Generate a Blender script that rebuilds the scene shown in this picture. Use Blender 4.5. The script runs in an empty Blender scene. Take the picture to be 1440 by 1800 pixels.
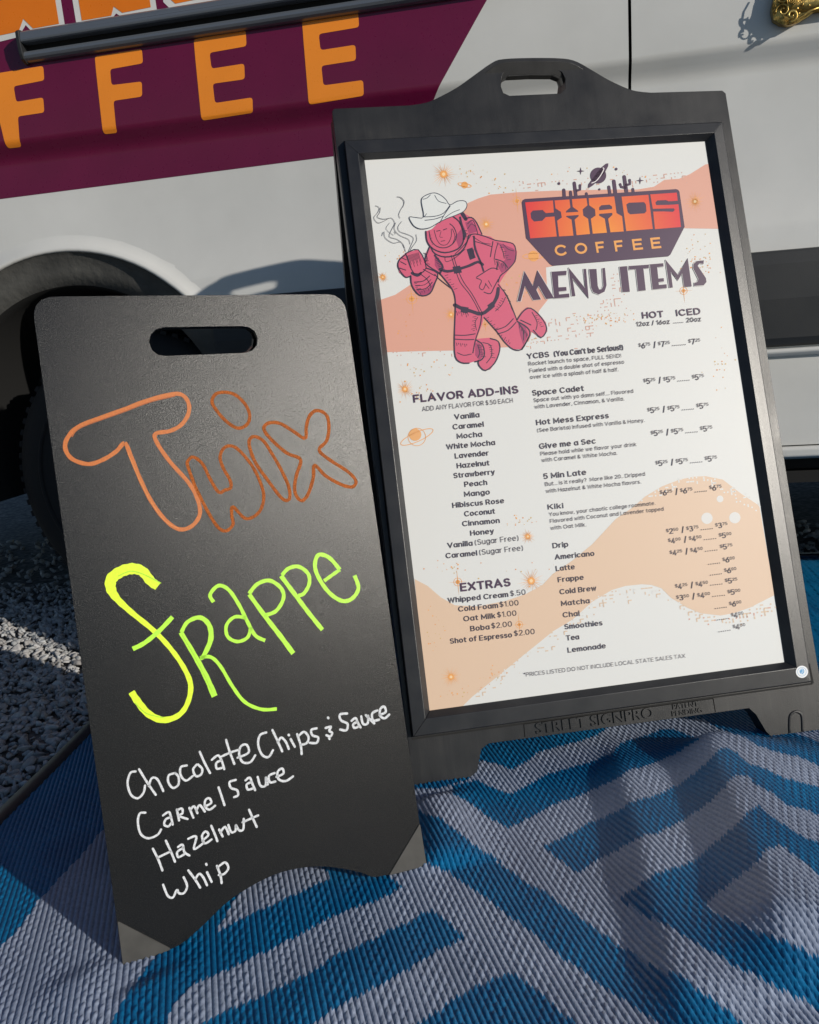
import bpy, bmesh, math, random
import numpy as np
from mathutils import Vector, Matrix
from mathutils.geometry import tessellate_polygon

random.seed(7)
rng = np.random.default_rng(7)
SC = bpy.context.scene

# ------------------------------------------------------------------ camera
CAM_YAW, CAM_PITCH, CAM_ROLL, CAM_H, CAM_F = -0.1941, 0.2081, -0.0725, 0.6805, 1424.74   # focal length in photo pixels (1440 wide)
_f = np.array([math.sin(CAM_YAW)*math.cos(CAM_PITCH), math.cos(CAM_YAW)*math.cos(CAM_PITCH), -math.sin(CAM_PITCH)])
_r0 = np.array([math.cos(CAM_YAW), -math.sin(CAM_YAW), 0.0]); _u0 = np.cross(_r0, _f)
_r = math.cos(CAM_ROLL)*_r0 + math.sin(CAM_ROLL)*_u0
_u = -math.sin(CAM_ROLL)*_r0 + math.cos(CAM_ROLL)*_u0
CP = np.array([0, 0, CAM_H])
cd = bpy.data.cameras.new('camera'); cam = bpy.data.objects.new('camera', cd); SC.collection.objects.link(cam)
cd.sensor_fit = 'HORIZONTAL'; cd.sensor_width = 36.0; cd.lens = 36.0*CAM_F/1440.0
cd.clip_start = 0.02; cd.clip_end = 400
cam.matrix_world = Matrix([[_r[0], _u[0], -_f[0], 0], [_r[1], _u[1], -_f[1], 0], [_r[2], _u[2], -_f[2], CAM_H], [0, 0, 0, 1]])
SC.camera = cam

# ------------------------------------------------------------------ sky, sun, exposure
SUN = Vector((0.885, -0.465, 0.352)).normalized()
EL = math.asin(SUN.z)
W = bpy.data.worlds.new('World'); SC.world = W; W.use_nodes = True
nt = W.node_tree; bg = nt.nodes['Background']
sky = nt.nodes.new('ShaderNodeTexSky'); sky.sky_type = 'NISHITA'; sky.sun_disc = False
sky.sun_elevation = EL; sky.sun_rotation = math.atan2(SUN.x, SUN.y)
sky.air_density = 1.0; sky.dust_density = 0.3; sky.ozone_density = 3.0
nt.links.new(sky.outputs[0], bg.inputs[0]); bg.inputs[1].default_value = 0.068
sd = bpy.data.lights.new('sun', 'SUN'); sd.energy = 3.8; sd.angle = math.radians(0.6); sd.color = (1.0, 0.935, 0.835)
so = bpy.data.objects.new('sun', sd); SC.collection.objects.link(so)
so.rotation_euler = SUN.to_track_quat('Z', 'Y').to_euler(); so.location = (3, -3, 3)
SC.view_settings.view_transform = 'Standard'; SC.view_settings.look = 'None'
SC.view_settings.exposure = 0.0; SC.view_settings.gamma = 1.0; SC.view_settings.use_curve_mapping = False

# ------------------------------------------------------------------ helpers
def ray(px, py): return _r*(px-720)/CAM_F - _u*(py-900)/CAM_F + _f
def gnd(px, py, z=0.0):
    d = ray(px, py); return CP + (z-CAM_H)/d[2]*d
def s2l(c):
    c = np.array(c, float)/255.0
    return tuple(np.where(c <= .04045, c/12.92, ((c+.055)/1.055)**2.4))
def cr(o, s, pts): return [(o[0]+x/s, o[1]+y/s) for x, y in pts]      # crop pixels -> photo pixels
def smooth(pts, n=5, closed=False):
    P = [np.array(p, float) for p in pts]; N = len(P)
    if N < 3: return [tuple(p) for p in P]
    out = []
    rngi = range(N) if closed else range(N-1)
    for i in rngi:
        if closed: p0, p1, p2, p3 = P[i-1], P[i], P[(i+1) % N], P[(i+2) % N]
        else: p0, p1, p2, p3 = P[max(i-1, 0)], P[i], P[i+1], P[min(i+2, N-1)]
        for k in range(n):
            t = k/n
            out.append(tuple(.5*((2*p1)+(-p0+p2)*t+(2*p0-5*p1+4*p2-p3)*t*t+(-p0+3*p1-3*p2+p3)*t**3)))
    if not closed: out.append(tuple(P[-1]))
    return out

class Frame:                      # a leaning panel's own axes: x along u, z along v, -y out of the front
    def __init__(s, x, y, yaw, tilt, roll):
        u = np.array([math.cos(yaw), math.sin(yaw), 0]); b = np.array([-math.sin(yaw), math.cos(yaw), 0])
        v = math.cos(tilt)*np.array([0, 0, 1.]) + math.sin(tilt)*b
        s.u = math.cos(roll)*u + math.sin(roll)*v; s.v = -math.sin(roll)*u + math.cos(roll)*v
        s.o = np.array([x, y, 0.]); s.n = np.cross(s.u, s.v)      # front normal
    def hit(s, p, off=0.0):
        d = ray(*p); o = s.o + s.n*off
        P = CP + ((o-CP)@s.n)/(d@s.n)*d - s.o
        return (float(P@s.u), float(P@s.v))
    def hits(s, pts, off=0.0): return [s.hit(p, off) for p in pts]
    def matrix(s):
        u, n, v, o = s.u, -s.n, s.v, s.o
        return Matrix([[u[0], n[0], v[0], o[0]], [u[1], n[1], v[1], o[1]], [u[2], n[2], v[2], o[2]], [0, 0, 0, 1]])

def link(name, me, parent=None, mat=None, smooth_=False):
    o = bpy.data.objects.new(name, me); SC.collection.objects.link(o)
    if parent is not None: o.parent = parent
    if mat is not None:
        me.materials.clear(); me.materials.append(mat)
    if smooth_:
        for p in me.polygons: p.use_smooth = True
    return o
def empty(name, mat=None, loc=None, parent=None):
    o = bpy.data.objects.new(name, None); SC.collection.objects.link(o); o.empty_display_size = .05
    if mat is not None: o.matrix_world = mat
    if loc is not None: o.location = loc
    if parent is not None: o.parent = parent
    return o
def tag(o, label=None, cat=None, group=None, kind=None):
    if label: o['label'] = label
    if cat: o['category'] = cat
    if group: o['group'] = group
    if kind: o['kind'] = kind
    return o
def bev(o, w, seg=2, ang=35):
    m = o.modifiers.new('bevel', 'BEVEL'); m.width = w; m.segments = seg; m.limit_method = 'ANGLE'; m.angle_limit = math.radians(ang)
    m.harden_normals = False
    return o

def area(pts): return .5*sum(pts[i-1][0]*pts[i][1]-pts[i][0]*pts[i-1][1] for i in range(len(pts)))
def prism(name, outline, holes, y0, y1, parent, mat, bevel=0.0, seg=2):
    """2D polygon (x,z) with holes, from y0 (front, smaller) to y1."""
    loops = [list(outline)] + [list(h) for h in holes]
    if area(loops[0]) < 0: loops[0].reverse()
    for h in loops[1:]:
        if area(h) > 0: h.reverse()
    flat = [p for l in loops for p in l]
    tris = tessellate_polygon([[Vector((p[0], p[1], 0)) for p in l] for l in loops])
    n = len(flat); vs = [(p[0], y0, p[1]) for p in flat] + [(p[0], y1, p[1]) for p in flat]
    fs = []
    for a, b, c in tris:
        A, B, C = flat[a], flat[b], flat[c]
        if (B[0]-A[0])*(C[1]-A[1])-(B[1]-A[1])*(C[0]-A[0]) < 0: b, c = c, b
        fs.append((a, b, c)); fs.append((a+n, c+n, b+n))
    k = 0
    for l in loops:
        m = len(l)
        for i in range(m):
            a, b = k+i, k+(i+1) % m
            fs.append((a, a+n, b+n, b))
        k += m
    me = bpy.data.meshes.new(name); me.from_pydata(vs, [], fs)
    bm = bmesh.new(); bm.from_mesh(me)
    bmesh.ops.dissolve_limit(bm, angle_limit=.001, verts=bm.verts, edges=bm.edges) if not holes else None
    bmesh.ops.recalc_face_normals(bm, faces=bm.faces); bm.to_mesh(me); bm.free()
    o = link(name, me, parent, mat)
    if bevel: bev(o, bevel, seg)
    return o
def box_bm(bm, x0, x1, y0, y1, z0, z1):
    vs = [bm.verts.new(p) for p in ((x0,y0,z0),(x1,y0,z0),(x1,y1,z0),(x0,y1,z0),(x0,y0,z1),(x1,y0,z1),(x1,y1,z1),(x0,y1,z1))]
    for f in ((0,1,5,4),(1,2,6,5),(2,3,7,6),(3,0,4,7),(4,5,6,7),(3,2,1,0)): bm.faces.new([vs[i] for i in f])
def box(name, x0, x1, y0, y1, z0, z1, parent, mat, bevel=0):
    bm = bmesh.new(); box_bm(bm, x0, x1, y0, y1, z0, z1); me = bpy.data.meshes.new(name); bm.to_mesh(me); bm.free()
    o = link(name, me, parent, mat)
    if bevel: bev(o, bevel)
    return o
def lathe(name, prof, parent, mat, n=64, axis='Y', center=(0, 0, 0)):
    """prof: list of (r, y). Revolved about the y axis through centre."""
    vs, fs = [], []
    m = len(prof)
    for i in range(n):
        a = 2*math.pi*i/n
        for r, y in prof: vs.append((center[0]+r*math.cos(a), center[1]+y, center[2]+r*math.sin(a)))
    for i in range(n):
        for j in range(m-1):
            a, b = i*m+j, ((i+1) % n)*m+j
            fs.append((a, b, b+1, a+1))
    me = bpy.data.meshes.new(name); me.from_pydata(vs, [], fs)
    bm = bmesh.new(); bm.from_mesh(me); bmesh.ops.recalc_face_normals(bm, faces=bm.faces); bm.to_mesh(me); bm.free()
    return link(name, me, parent, mat, True)
def tube_bm(bm, pts, r, n=8, r1=None):
    pts = [Vector(p) for p in pts]; rings = []
    for i, p in enumerate(pts):
        t = (pts[min(i+1, len(pts)-1)]-pts[max(i-1, 0)]).normalized()
        a = t.orthogonal().normalized() if i == 0 else (prev - t*prev.dot(t)).normalized()
        prev = a; b = t.cross(a)
        rr = r if r1 is None else r+(r1-r)*i/(len(pts)-1)
        rings.append([bm.verts.new(p+rr*(a*math.cos(2*math.pi*k/n)+b*math.sin(2*math.pi*k/n))) for k in range(n)])
    for i in range(len(rings)-1):
        for k in range(n): bm.faces.new((rings[i][k], rings[i][(k+1) % n], rings[i+1][(k+1) % n], rings[i+1][k]))
    bm.faces.new(rings[0][::-1]); bm.faces.new(rings[-1])

# ------------------------------------------------------------------ materials
def mat(name, col=(.5, .5, .5), rough=.5, metal=0.0, spec=.5, coat=0.0, coat_r=.1):
    m = bpy.data.materials.new(name); m.use_nodes = True
    b = m.node_tree.nodes['Principled BSDF']
    b.inputs['Base Color'].default_value = (*col, 1); b.inputs['Roughness'].default_value = rough
    b.inputs['Metallic'].default_value = metal; b.inputs['Specular IOR Level'].default_value = spec
    b.inputs['Coat Weight'].default_value = coat; b.inputs['Coat Roughness'].default_value = coat_r
    m['b'] = 1
    return m
def N(m, typ, **kw):
    n = m.node_tree.nodes.new(typ)
    for k, v in kw.items():
        if k in n.inputs: n.inputs[k].default_value = v
        else: setattr(n, k, v)
    return n
def L(m, a, b): m.node_tree.links.new(a, b)
def B(m): return m.node_tree.nodes['Principled BSDF']
def coords(m, scale=(1, 1, 1)):
    t = N(m, 'ShaderNodeTexCoord'); mp = N(m, 'ShaderNodeMapping'); mp.inputs['Scale'].default_value = scale
    L(m, t.outputs['Object'], mp.inputs[0]); return mp.outputs[0]
def noise(m, scale, detail=4, rough=.55, vec=None):
    n = N(m, 'ShaderNodeTexNoise', Scale=scale, Detail=detail, Roughness=rough)
    L(m, vec if vec is not None else coords(m), n.inputs['Vector']); return n.outputs[0]
def ramp(m, fac, stops):
    r = N(m, 'ShaderNodeValToRGB'); e = r.color_ramp.elements
    while len(e) < len(stops): e.new(.5)
    for k, (p, c) in enumerate(stops):
        e[k].position = p; e[k].color = (*c, 1) if isinstance(c, tuple) else (c, c, c, 1)
    L(m, fac, r.inputs[0]); return r.outputs[0]
def bump(m, h, strength, dist, prev=None):
    n = N(m, 'ShaderNodeBump'); n.inputs['Strength'].default_value = strength; n.inputs['Distance'].default_value = dist
    L(m, h, n.inputs['Height'])
    if prev is not None: L(m, prev, n.inputs['Normal'])
    return n.outputs[0]

# white paint with faint dust and a few specks
M_WHITE = mat('white_paint', (.50, .50, .475), .34, 0, .5, .35, .08)
v = noise(M_WHITE, 3.0, 6); d = noise(M_WHITE, 60, 4)
c1 = ramp(M_WHITE, v, [(.3, (.58, .58, .56)), (.7, (.68, .68, .66))]); L(M_WHITE, c1, B(M_WHITE).inputs['Base Color'])
L(M_WHITE, ramp(M_WHITE, d, [(.35, .30), (.75, .46)]), B(M_WHITE).inputs['Roughness'])
L(M_WHITE, bump(M_WHITE, noise(M_WHITE, 3, 2), .12, .003), B(M_WHITE).inputs['Normal'])

def vinyl(name, col, k=.85):
    m = mat(name, col, .32, 0, .5, .2, .1)
    n = noise(m, 9, 6); c = ramp(m, n, [(.3, tuple(x*k for x in col)), (.75, col)]); L(m, c, B(m).inputs['Base Color'])
    L(m, ramp(m, noise(m, 120, 3), [(.3, .26), (.8, .42)]), B(m).inputs['Roughness'])
    return m
M_PURPLE = vinyl('purple_vinyl', s2l((104, 14, 58)))
M_ORANGE = vinyl('orange_vinyl', s2l((252, 148, 40)), .93)
M_ORANGE2 = vinyl('orange_vinyl_warm', s2l((232, 122, 14)), .9)
M_VWHITE = vinyl('white_vinyl', (.72, .72, .70))
M_BLACK = mat('black_trim', (.018, .019, .021), .5)
M_RUBBER = mat('tyre_rubber', (.008, .008, .009), .8)
L(M_RUBBER, bump(M_RUBBER, noise(M_RUBBER, 90, 4), .4, .002), B(M_RUBBER).inputs['Normal'])
M_VOID = mat('dark_gap_and_shade', (.004, .004, .004), .9)
M_TRIM = mat('dark_plastic_trim', (.030, .032, .035), .55)
n = noise(M_TRIM, 5, 5); L(M_TRIM, ramp(M_TRIM, n, [(.3, (.014, .016, .019)), (.75, (.030, .031, .032))]), B(M_TRIM).inputs['Base Color'])
L(M_TRIM, bump(M_TRIM, noise(M_TRIM, 700, 2), .3, .0006), B(M_TRIM).inputs['Normal'])
M_LINER = mat('arch_liner', (.11, .11, .10), .85)
n = noise(M_LINER, 14, 6); L(M_LINER, ramp(M_LINER, n, [(.3, (.055, .055, .052)), (.7, (.10, .098, .09))]), B(M_LINER).inputs['Base Color'])
L(M_LINER, bump(M_LINER, noise(M_LINER, 60, 5), .5, .004), B(M_LINER).inputs['Normal'])
M_RIM = mat('dark_rim', (.05, .05, .052), .45, .6)
M_RAIL = mat('anodised_rail', (.16, .18, .21), .34, .45)
n = noise(M_RAIL, 1.0, 3, .5, coords(M_RAIL, (2, 400, 400))); L(M_RAIL, ramp(M_RAIL, n, [(.3, .24), (.7, .42)]), B(M_RAIL).inputs['Roughness'])

# moulded plastic of the big sign: charcoal, scuffed and dusty
M_SIGN = mat('moulded_black_plastic', (.03, .03, .03), .46, 0, .46)
cc = coords(M_SIGN)
st = noise(M_SIGN, 1.0, 6, .6, coords(M_SIGN, (70, 70, 4)))
n2 = noise(M_SIGN, 9, 6, .6, cc)
mx = N(M_SIGN, 'ShaderNodeMath', operation='MULTIPLY'); L(M_SIGN, st, mx.inputs[0]); L(M_SIGN, n2, mx.inputs[1])
L(M_SIGN, ramp(M_SIGN, mx.outputs[0], [(.14, (.011, .011, .012)), (.34, (.017, .017, .018)), (.55, (.034, .032, .029))]), B(M_SIGN).inputs['Base Color'])
L(M_SIGN, ramp(M_SIGN, n2, [(.3, .30), (.75, .46)]), B(M_SIGN).inputs['Roughness'])
L(M_SIGN, bump(M_SIGN, noise(M_SIGN, 900, 3, .6, cc), .35, .0005, bump(M_SIGN, st, .12, .001)), B(M_SIGN).inputs['Normal'])
M_BEZEL = mat('snap_frame_plastic', (.012, .013, .016), .33)
L(M_BEZEL, bump(M_BEZEL, noise(M_BEZEL, 1400, 2), .35, .0004), B(M_BEZEL).inputs['Normal'])
n = noise(M_BEZEL, 22, 6); L(M_BEZEL, ramp(M_BEZEL, n, [(.35, (.013, .014, .017)), (.8, (.030, .030, .032))]), B(M_BEZEL).inputs['Base Color'])

# pebbled write-on board
M_BOARD = mat('pebbled_black_board', (.02, .02, .021), .47, 0, .38)
cb = coords(M_BOARD)
h1 = noise(M_BOARD, 700, 3, .8, cb)
h2 = noise(M_BOARD, 480, 2, .5, cb)
L(M_BOARD, bump(M_BOARD, h1, .30, .0010), B(M_BOARD).inputs['Normal'])
sm = noise(M_BOARD, 7, 5, .6, cb)
L(M_BOARD, ramp(M_BOARD, sm, [(.35, (.006, .0065, .0075)), (.60, (.008, .008, .0085)), (.78, (.018, .018, .0185))]), B(M_BOARD).inputs['Base Color'])
L(M_BOARD, ramp(M_BOARD, h1, [(.40, .15), (.60, .29)]), B(M_BOARD).inputs['Roughness'])
M_FOOT = mat('grey_rubber_foot', (.075, .072, .066), .55)
L(M_FOOT, ramp(M_FOOT, noise(M_FOOT, 30, 5), [(.3, (.036, .035, .032)), (.75, (.062, .06, .055))]), B(M_FOOT).inputs['Base Color'])

def attr_mat(name, rough, coat=0.0, var=0.0, coat_r=.1, varscale=300):
    m = mat(name, (.5, .5, .5), rough, 0, .5, coat, coat_r)
    a = N(m, 'ShaderNodeVertexColor', layer_name='Col')
    if var:
        mix = N(m, 'ShaderNodeMix', data_type='RGBA', blend_type='MULTIPLY'); mix.inputs[0].default_value = 1
        L(m, a.outputs[0], mix.inputs[6]); L(m, ramp(m, noise(m, varscale, 5), [(.3, 1-var), (.65, 1.0)]), mix.inputs[7]); L(m, mix.outputs[2], B(m).inputs['Base Color'])
    else: L(m, a.outputs[0], B(m).inputs['Base Color'])
    return m
M_PRINT = attr_mat('poster_print', .5, .32, 0, .13)
# gentle waves of the clear sheet over the poster
L(M_PRINT, bump(M_PRINT, noise(M_PRINT, 9, 4), .45, .004), B(M_PRINT).inputs['Coat Normal'])
M_INK = attr_mat('chalk_marker_ink', .85, 0, .42, .1, 620)
M_INKO = attr_mat('chalk_marker_faded', .85, 0, .72, .1, 560)
for m_ in (M_INK, M_INKO): B(m_).inputs['Specular IOR Level'].default_value = .15

# ------------------------------------------------------------------ flat print builder
class Print:
    def __init__(s, fr, off0): s.fr = fr; s.off0 = off0; s.v = []; s.f = []; s.c = []; s.z = 0
    def _off(s): return s.off0 + s.z*0.00006
    def poly(s, px, col, holes=(), local=False, grad=None):
        off = s._off()
        loops = [px]+list(holes)
        if not local: loops = [s.fr.hits(l, off) for l in loops]
        flat = [p for l in loops for p in l]; k = len(s.v)
        for a, b, c in tessellate_polygon([[Vector((p[0], p[1], 0)) for p in l] for l in loops]):
            A, Bb, C = flat[a], flat[b], flat[c]
            if (Bb[0]-A[0])*(C[1]-A[1])-(Bb[1]-A[1])*(C[0]-A[0]) < 0: b, c = c, b
            s.f.append((a+k, b+k, c+k))
        for p in flat:
            s.v.append((p[0], -off, p[1])); s.c.append(col if grad is None else grad(p))
    def stroke(s, px, w, col, closed=False, n=4, sm=True, cap=True):
        """w: width in photo pixels, number or list per point."""
        if sm: pts = smooth(px, n, closed)
        else: pts = [tuple(p) for p in px]
        if closed: pts = pts+[pts[0]]
        off = s._off(); P = np.array(s.fr.hits(pts, off))
        k0 = s.fr.hit(px[0], off); k1 = s.fr.hit((px[0][0]+1, px[0][1]), off); sc = math.hypot(k1[0]-k0[0], k1[1]-k0[1])
        if isinstance(w, (list, tuple)): ww = np.interp(np.linspace(0, 1, len(P)), np.linspace(0, 1, len(w)), w)*sc
        else: ww = np.full(len(P), w*sc)
        ww = ww*(1+.06*np.sin(np.arange(len(P))*1.7+len(P)))
        T = np.gradient(P, axis=0); T /= (np.linalg.norm(T, axis=1)[:, None]+1e-12)
        Nn = np.stack([-T[:, 1], T[:, 0]], 1)
        k = len(s.v)
        for p, nn, w_ in zip(P, Nn, ww):
            a = p+nn*w_/2; b = p-nn*w_/2
            s.v += [(a[0], -off, a[1]), (b[0], -off, b[1])]; s.c += [col, col]
        for i in range(len(P)-1): s.f.append((k+2*i, k+2*i+1, k+2*i+3, k+2*i+2))
        if cap and not closed:
            for i, sg in ((0, -1), (len(P)-1, 1)):
                k2 = len(s.v); a0 = math.atan2(T[i][1]*sg, T[i][0]*sg)
                s.v.append((P[i][0], -off, P[i][1])); s.c.append(col)
                for j in range(7):
                    a = a0-math.pi/2+math.pi*j/6
                    s.v.append((P[i][0]+ww[i]/2*math.cos(a), -off, P[i][1]+ww[i]/2*math.sin(a))); s.c.append(col)
                for j in range(6): s.f.append((k2, k2+1+j, k2+2+j))
    def disc(s, c, r, col, n=14, ry=None, ang=0):
        ry = ry or r
        s.poly([(c[0]+r*math.cos(t)*math.cos(ang)-ry*math.sin(t)*math.sin(ang), c[1]+r*math.cos(t)*math.sin(ang)+ry*math.sin(t)*math.cos(ang)) for t in [2*math.pi*i/n for i in range(n)]], col)
    def build(s, name, parent, m):
        me = bpy.data.meshes.new(name); me.from_pydata(s.v, [], s.f)
        ca = me.color_attributes.new('Col', 'FLOAT_COLOR', 'POINT')
        ca.data.foreach_set('color', np.array([(*c, 1.0) for c in s.c], dtype=np.float32).ravel())
        # all faces look out of the front
        nr = np.empty(len(me.polygons)*3); me.polygons.foreach_get('normal', nr); nr = nr.reshape(-1, 3)
        bad = [i for i in range(len(nr)) if nr[i, 1] > 0]
        if bad:
            bm = bmesh.new(); bm.from_mesh(me); bm.faces.ensure_lookup_table()
            bmesh.ops.reverse_faces(bm, faces=[bm.faces[i] for i in bad]); bm.to_mesh(me); bm.free()
        return link(name, me, parent, m)

# ------------------------------------------------------------------ a plain monoline grotesque, drawn as strokes
def _arc(cx, cy, rx, ry, a0, a1, n=10): return [(cx+rx*math.cos(math.radians(a0+(a1-a0)*i/n)), cy+ry*math.sin(math.radians(a0+(a1-a0)*i/n))) for i in range(n+1)]
def _ell(cx, cy, rx, ry, n=14): return [(cx+rx*math.cos(2*math.pi*i/n), cy+ry*math.sin(2*math.pi*i/n)) for i in range(n)]+['c']
X_ = .74
GL = {
 'A': (.86, [[(0, 0), (.43, 1), (.86, 0)], [(.15, .3), (.71, .3)]]), 'B': (.68, [[(0, 0), (0, 1), (.38, 1)]+_arc(.4, .77, .24, .23, 80, -80, 6)+[(.36, .53)]+_arc(.4, .27, .28, .27, 80, -80, 6)+[(.36, 0), 'c'], [(0, .53), (.36, .53)]]),
 'C': (.84, [_arc(.46, .5, .45, .5, 42, 318, 16)]), 'D': (.80, [[(0, 0), (0, 1), (.32, 1)]+_arc(.34, .5, .46, .5, 85, -85, 10)+[(.32, 0), 'c']]),
 'E': (.60, [[(.60, 1), (0, 1), (0, 0), (.60, 0)], [(0, .51), (.54, .51)]]), 'F': (.58, [[(.58, 1), (0, 1), (0, 0)], [(0, .48), (.50, .48)]]),
 'G': (.88, [_arc(.46, .5, .45, .5, 42, 345, 16)+[(.9, .47), (.52, .47)]]), 'H': (.72, [[(0, 0), (0, 1)], [(.72, 0), (.72, 1)], [(0, .51), (.72, .51)]]), 'I': (.0, [[(0, 0), (0, 1)]]),
 'K': (.70, [[(0, 0), (0, 1)], [(.66, 1), (.04, .42)], [(.24, .60), (.70, 0)]]), 'L': (.54, [[(0, 1), (0, 0), (.54, 0)]]), 'M': (.90, [[(0, 0), (0, 1), (.45, .2), (.90, 1), (.90, 0)]]), 'N': (.74, [[(0, 0), (0, 1), (.74, 0), (.74, 1)]]),
 'O': (.94, [_ell(.47, .5, .47, .5, 20)]), 'P': (.64, [[(0, 0), (0, 1), (.34, 1)]+_arc(.36, .72, .28, .28, 85, -85, 8)+[(.0, .44)]]), 'R': (.68, [[(0, 0), (0, 1), (.34, 1)]+_arc(.36, .73, .28, .27, 85, -85, 8)+[(.0, .46)], [(.36, .46), (.68, 0)]]),
 'S': (.66, [_arc(.33, .75, .29, .25, 30, 250, 8)+_arc(.34, .26, .31, .26, 75, -155, 8)]), 'T': (.74, [[(0, 1), (.74, 1)], [(.37, 1), (.37, 0)]]), 'U': (.72, [[(0, 1), (0, .36)]+_arc(.36, .34, .36, .34, 185, 355, 8)+[(.72, .36), (.72, 1)]]),
 'V': (.84, [[(0, 1), (.42, 0), (.84, 1)]]), 'W': (1.2, [[(0, 1), (.3, 0), (.6, .95), (.9, 0), (1.2, 1)]]), 'X': (.76, [[(0, 1), (.76, 0)], [(.76, 1), (0, 0)]]), 'Y': (.78, [[(0, 1), (.39, .46), (.78, 1)], [(.39, .46), (.39, 0)]]), 'Z': (.66, [[(0, 1), (.66, 1), (0, 0), (.66, 0)]]),
 'a': (.60, [_ell(.30, .37, .30, .37), [(.60, X_), (.60, 0)]]), 'b': (.60, [[(0, 1.03), (0, 0)], _ell(.30, .37, .30, .37)]), 'c': (.56, [_arc(.31, .37, .31, .37, 48, 312, 12)]), 'd': (.60, [_ell(.30, .37, .30, .37), [(.60, 1.03), (.60, 0)]]),
 'e': (.62, [[(.03, .38), (.60, .38)]+_arc(.31, .37, .31, .37, 10, 312, 12)]), 'f': (.38, [[(.40, 1.03)]+_arc(.36, .83, .19, .2, 95, 178, 4)+[(.17, 0)], [(0, .70), (.38, .70)]]), 'g': (.60, [_ell(.30, .37, .30, .37), [(.60, X_), (.60, .0)]+_arc(.31, -.02, .29, .26, -5, -150, 7)]),
 'h': (.54, [[(0, 1.03), (0, 0)], [(0, .42)]+_arc(.28, .46, .26, .28, 160, 10, 7)+[(.54, .40), (.54, 0)]]), 'i': (.0, [[(0, X_), (0, 0)], [(0, .94), (0, 1.04)]]), 'j': (.10, [[(.1, X_), (.1, -.1), (-.04, -.24)], [(.1, .94), (.1, 1.04)]]), 'k': (.52, [[(0, 1.03), (0, 0)], [(.48, X_), (.03, .30)], [(.2, .45), (.52, 0)]]),
 'l': (.0, [[(0, 1.03), (0, 0)]]), 'm': (.90, [[(0, X_), (0, 0)], [(0, .42)]+_arc(.23, .48, .21, .26, 160, 10, 6)+[(.45, 0)], [(.45, .42)]+_arc(.68, .48, .21, .26, 160, 10, 6)+[(.90, 0)]]), 'n': (.54, [[(0, X_), (0, 0)], [(0, .42)]+_arc(.28, .46, .26, .28, 160, 10, 7)+[(.54, .40), (.54, 0)]]),
 'o': (.62, [_ell(.31, .37, .31, .37)]), 'p': (.60, [[(0, X_), (0, -.28)], _ell(.30, .37, .30, .37)]), 'q': (.60, [[(.6, X_), (.6, -.28)], _ell(.30, .37, .30, .37)]), 'r': (.34, [[(0, X_), (0, 0)], [(0, .40)]+_arc(.26, .44, .24, .28, 155, 75, 5)]), 's': (.48, [_arc(.24, .55, .21, .19, 35, 250, 7)+_arc(.24, .20, .23, .20, 70, -150, 7)]),
 't': (.36, [[(.14, .94), (.14, .18)]+_arc(.30, .18, .16, .17, 190, 280, 4), [(0, .70), (.36, .70)]]), 'u': (.54, [[(.54, X_), (.54, 0)], [(0, X_), (0, .30)]+_arc(.27, .29, .27, .29, 190, 350, 7)]), 'v': (.58, [[(0, X_), (.29, 0), (.58, X_)]]), 'w': (.88, [[(0, X_), (.22, 0), (.44, .68), (.66, 0), (.88, X_)]]), 'x': (.54, [[(0, X_), (.54, 0)], [(.54, X_), (0, 0)]]),
 'y': (.58, [[(0, X_), (.30, 0)], [(.58, X_), (.24, -.2), (.06, -.26)]]), 'z': (.50, [[(0, X_), (.50, X_), (0, 0), (.50, 0)]]),
 '0': (.66, [_ell(.33, .5, .33, .5)]), '1': (.26, [[(0, .78), (.24, 1), (.24, 0)]]), '2': (.58, [_arc(.30, .71, .28, .29, 160, -25, 8)+[(.0, 0), (.60, 0)]]), '3': (.60, [_arc(.28, .76, .25, .24, 150, -80, 7)+_arc(.28, .27, .30, .27, 80, -150, 8)]), '4': (.66, [[(.46, 0), (.46, 1), (0, .24), (.66, .24)]]),
 '5': (.60, [[(.54, 1), (.08, 1), (.04, .52)]+_arc(.29, .32, .30, .32, 115, -145, 9)]), '6': (.62, [[(.50, 1), (.10, .50)]+_arc(.31, .32, .30, .32, 150, 500, 12)]), '7': (.58, [[(0, 1), (.58, 1), (.18, 0)]]), '8': (.60, [_ell(.30, .75, .25, .25, 10), _ell(.30, .26, .30, .26, 12)]), '9': (.62, [[(.12, 0), (.52, .50)]+_arc(.31, .68, .30, .32, -30, 320, 12)]),
 '.': (.0, [[(0, 0), (0, .06)]]), ',': (.06, [[(.05, .08), (0, -.12)]]), "'": (.0, [[(0, 1), (0, .78)]]), '!': (.0, [[(0, 1), (0, .32)], [(0, 0), (0, .07)]]), '?': (.50, [_arc(.25, .75, .24, .25, 165, -60, 7)+[(.24, .32)], [(.24, 0), (.24, .07)]]), '(': (.20, [_arc(.40, .42, .40, .68, 130, 230, 7)]), ')': (.20, [_arc(-.2, .42, .40, .68, 50, -50, 7)]),
 '/': (.38, [[(0, -.06), (.38, 1.06)]]), '-': (.32, [[(0, .42), (.32, .42)]]), '&': (.70, [[(.70, 0), (.16, .62)]+_arc(.32, .80, .19, .19, 200, -20, 7)+[(.12, .42), (.04, .22), (.22, 0), (.46, .06), (.66, .42)]]),
 '$': (.62, [_arc(.31, .73, .27, .22, 30, 250, 8)+_arc(.31, .28, .29, .23, 75, -155, 8), [(.31, 1.08), (.31, -.08)]]), '*': (.28, [[(.14, 1), (.14, .68)], [(0, .92), (.28, .76)], [(.28, .92), (0, .76)]]), ' ': (.20, [])}
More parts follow.
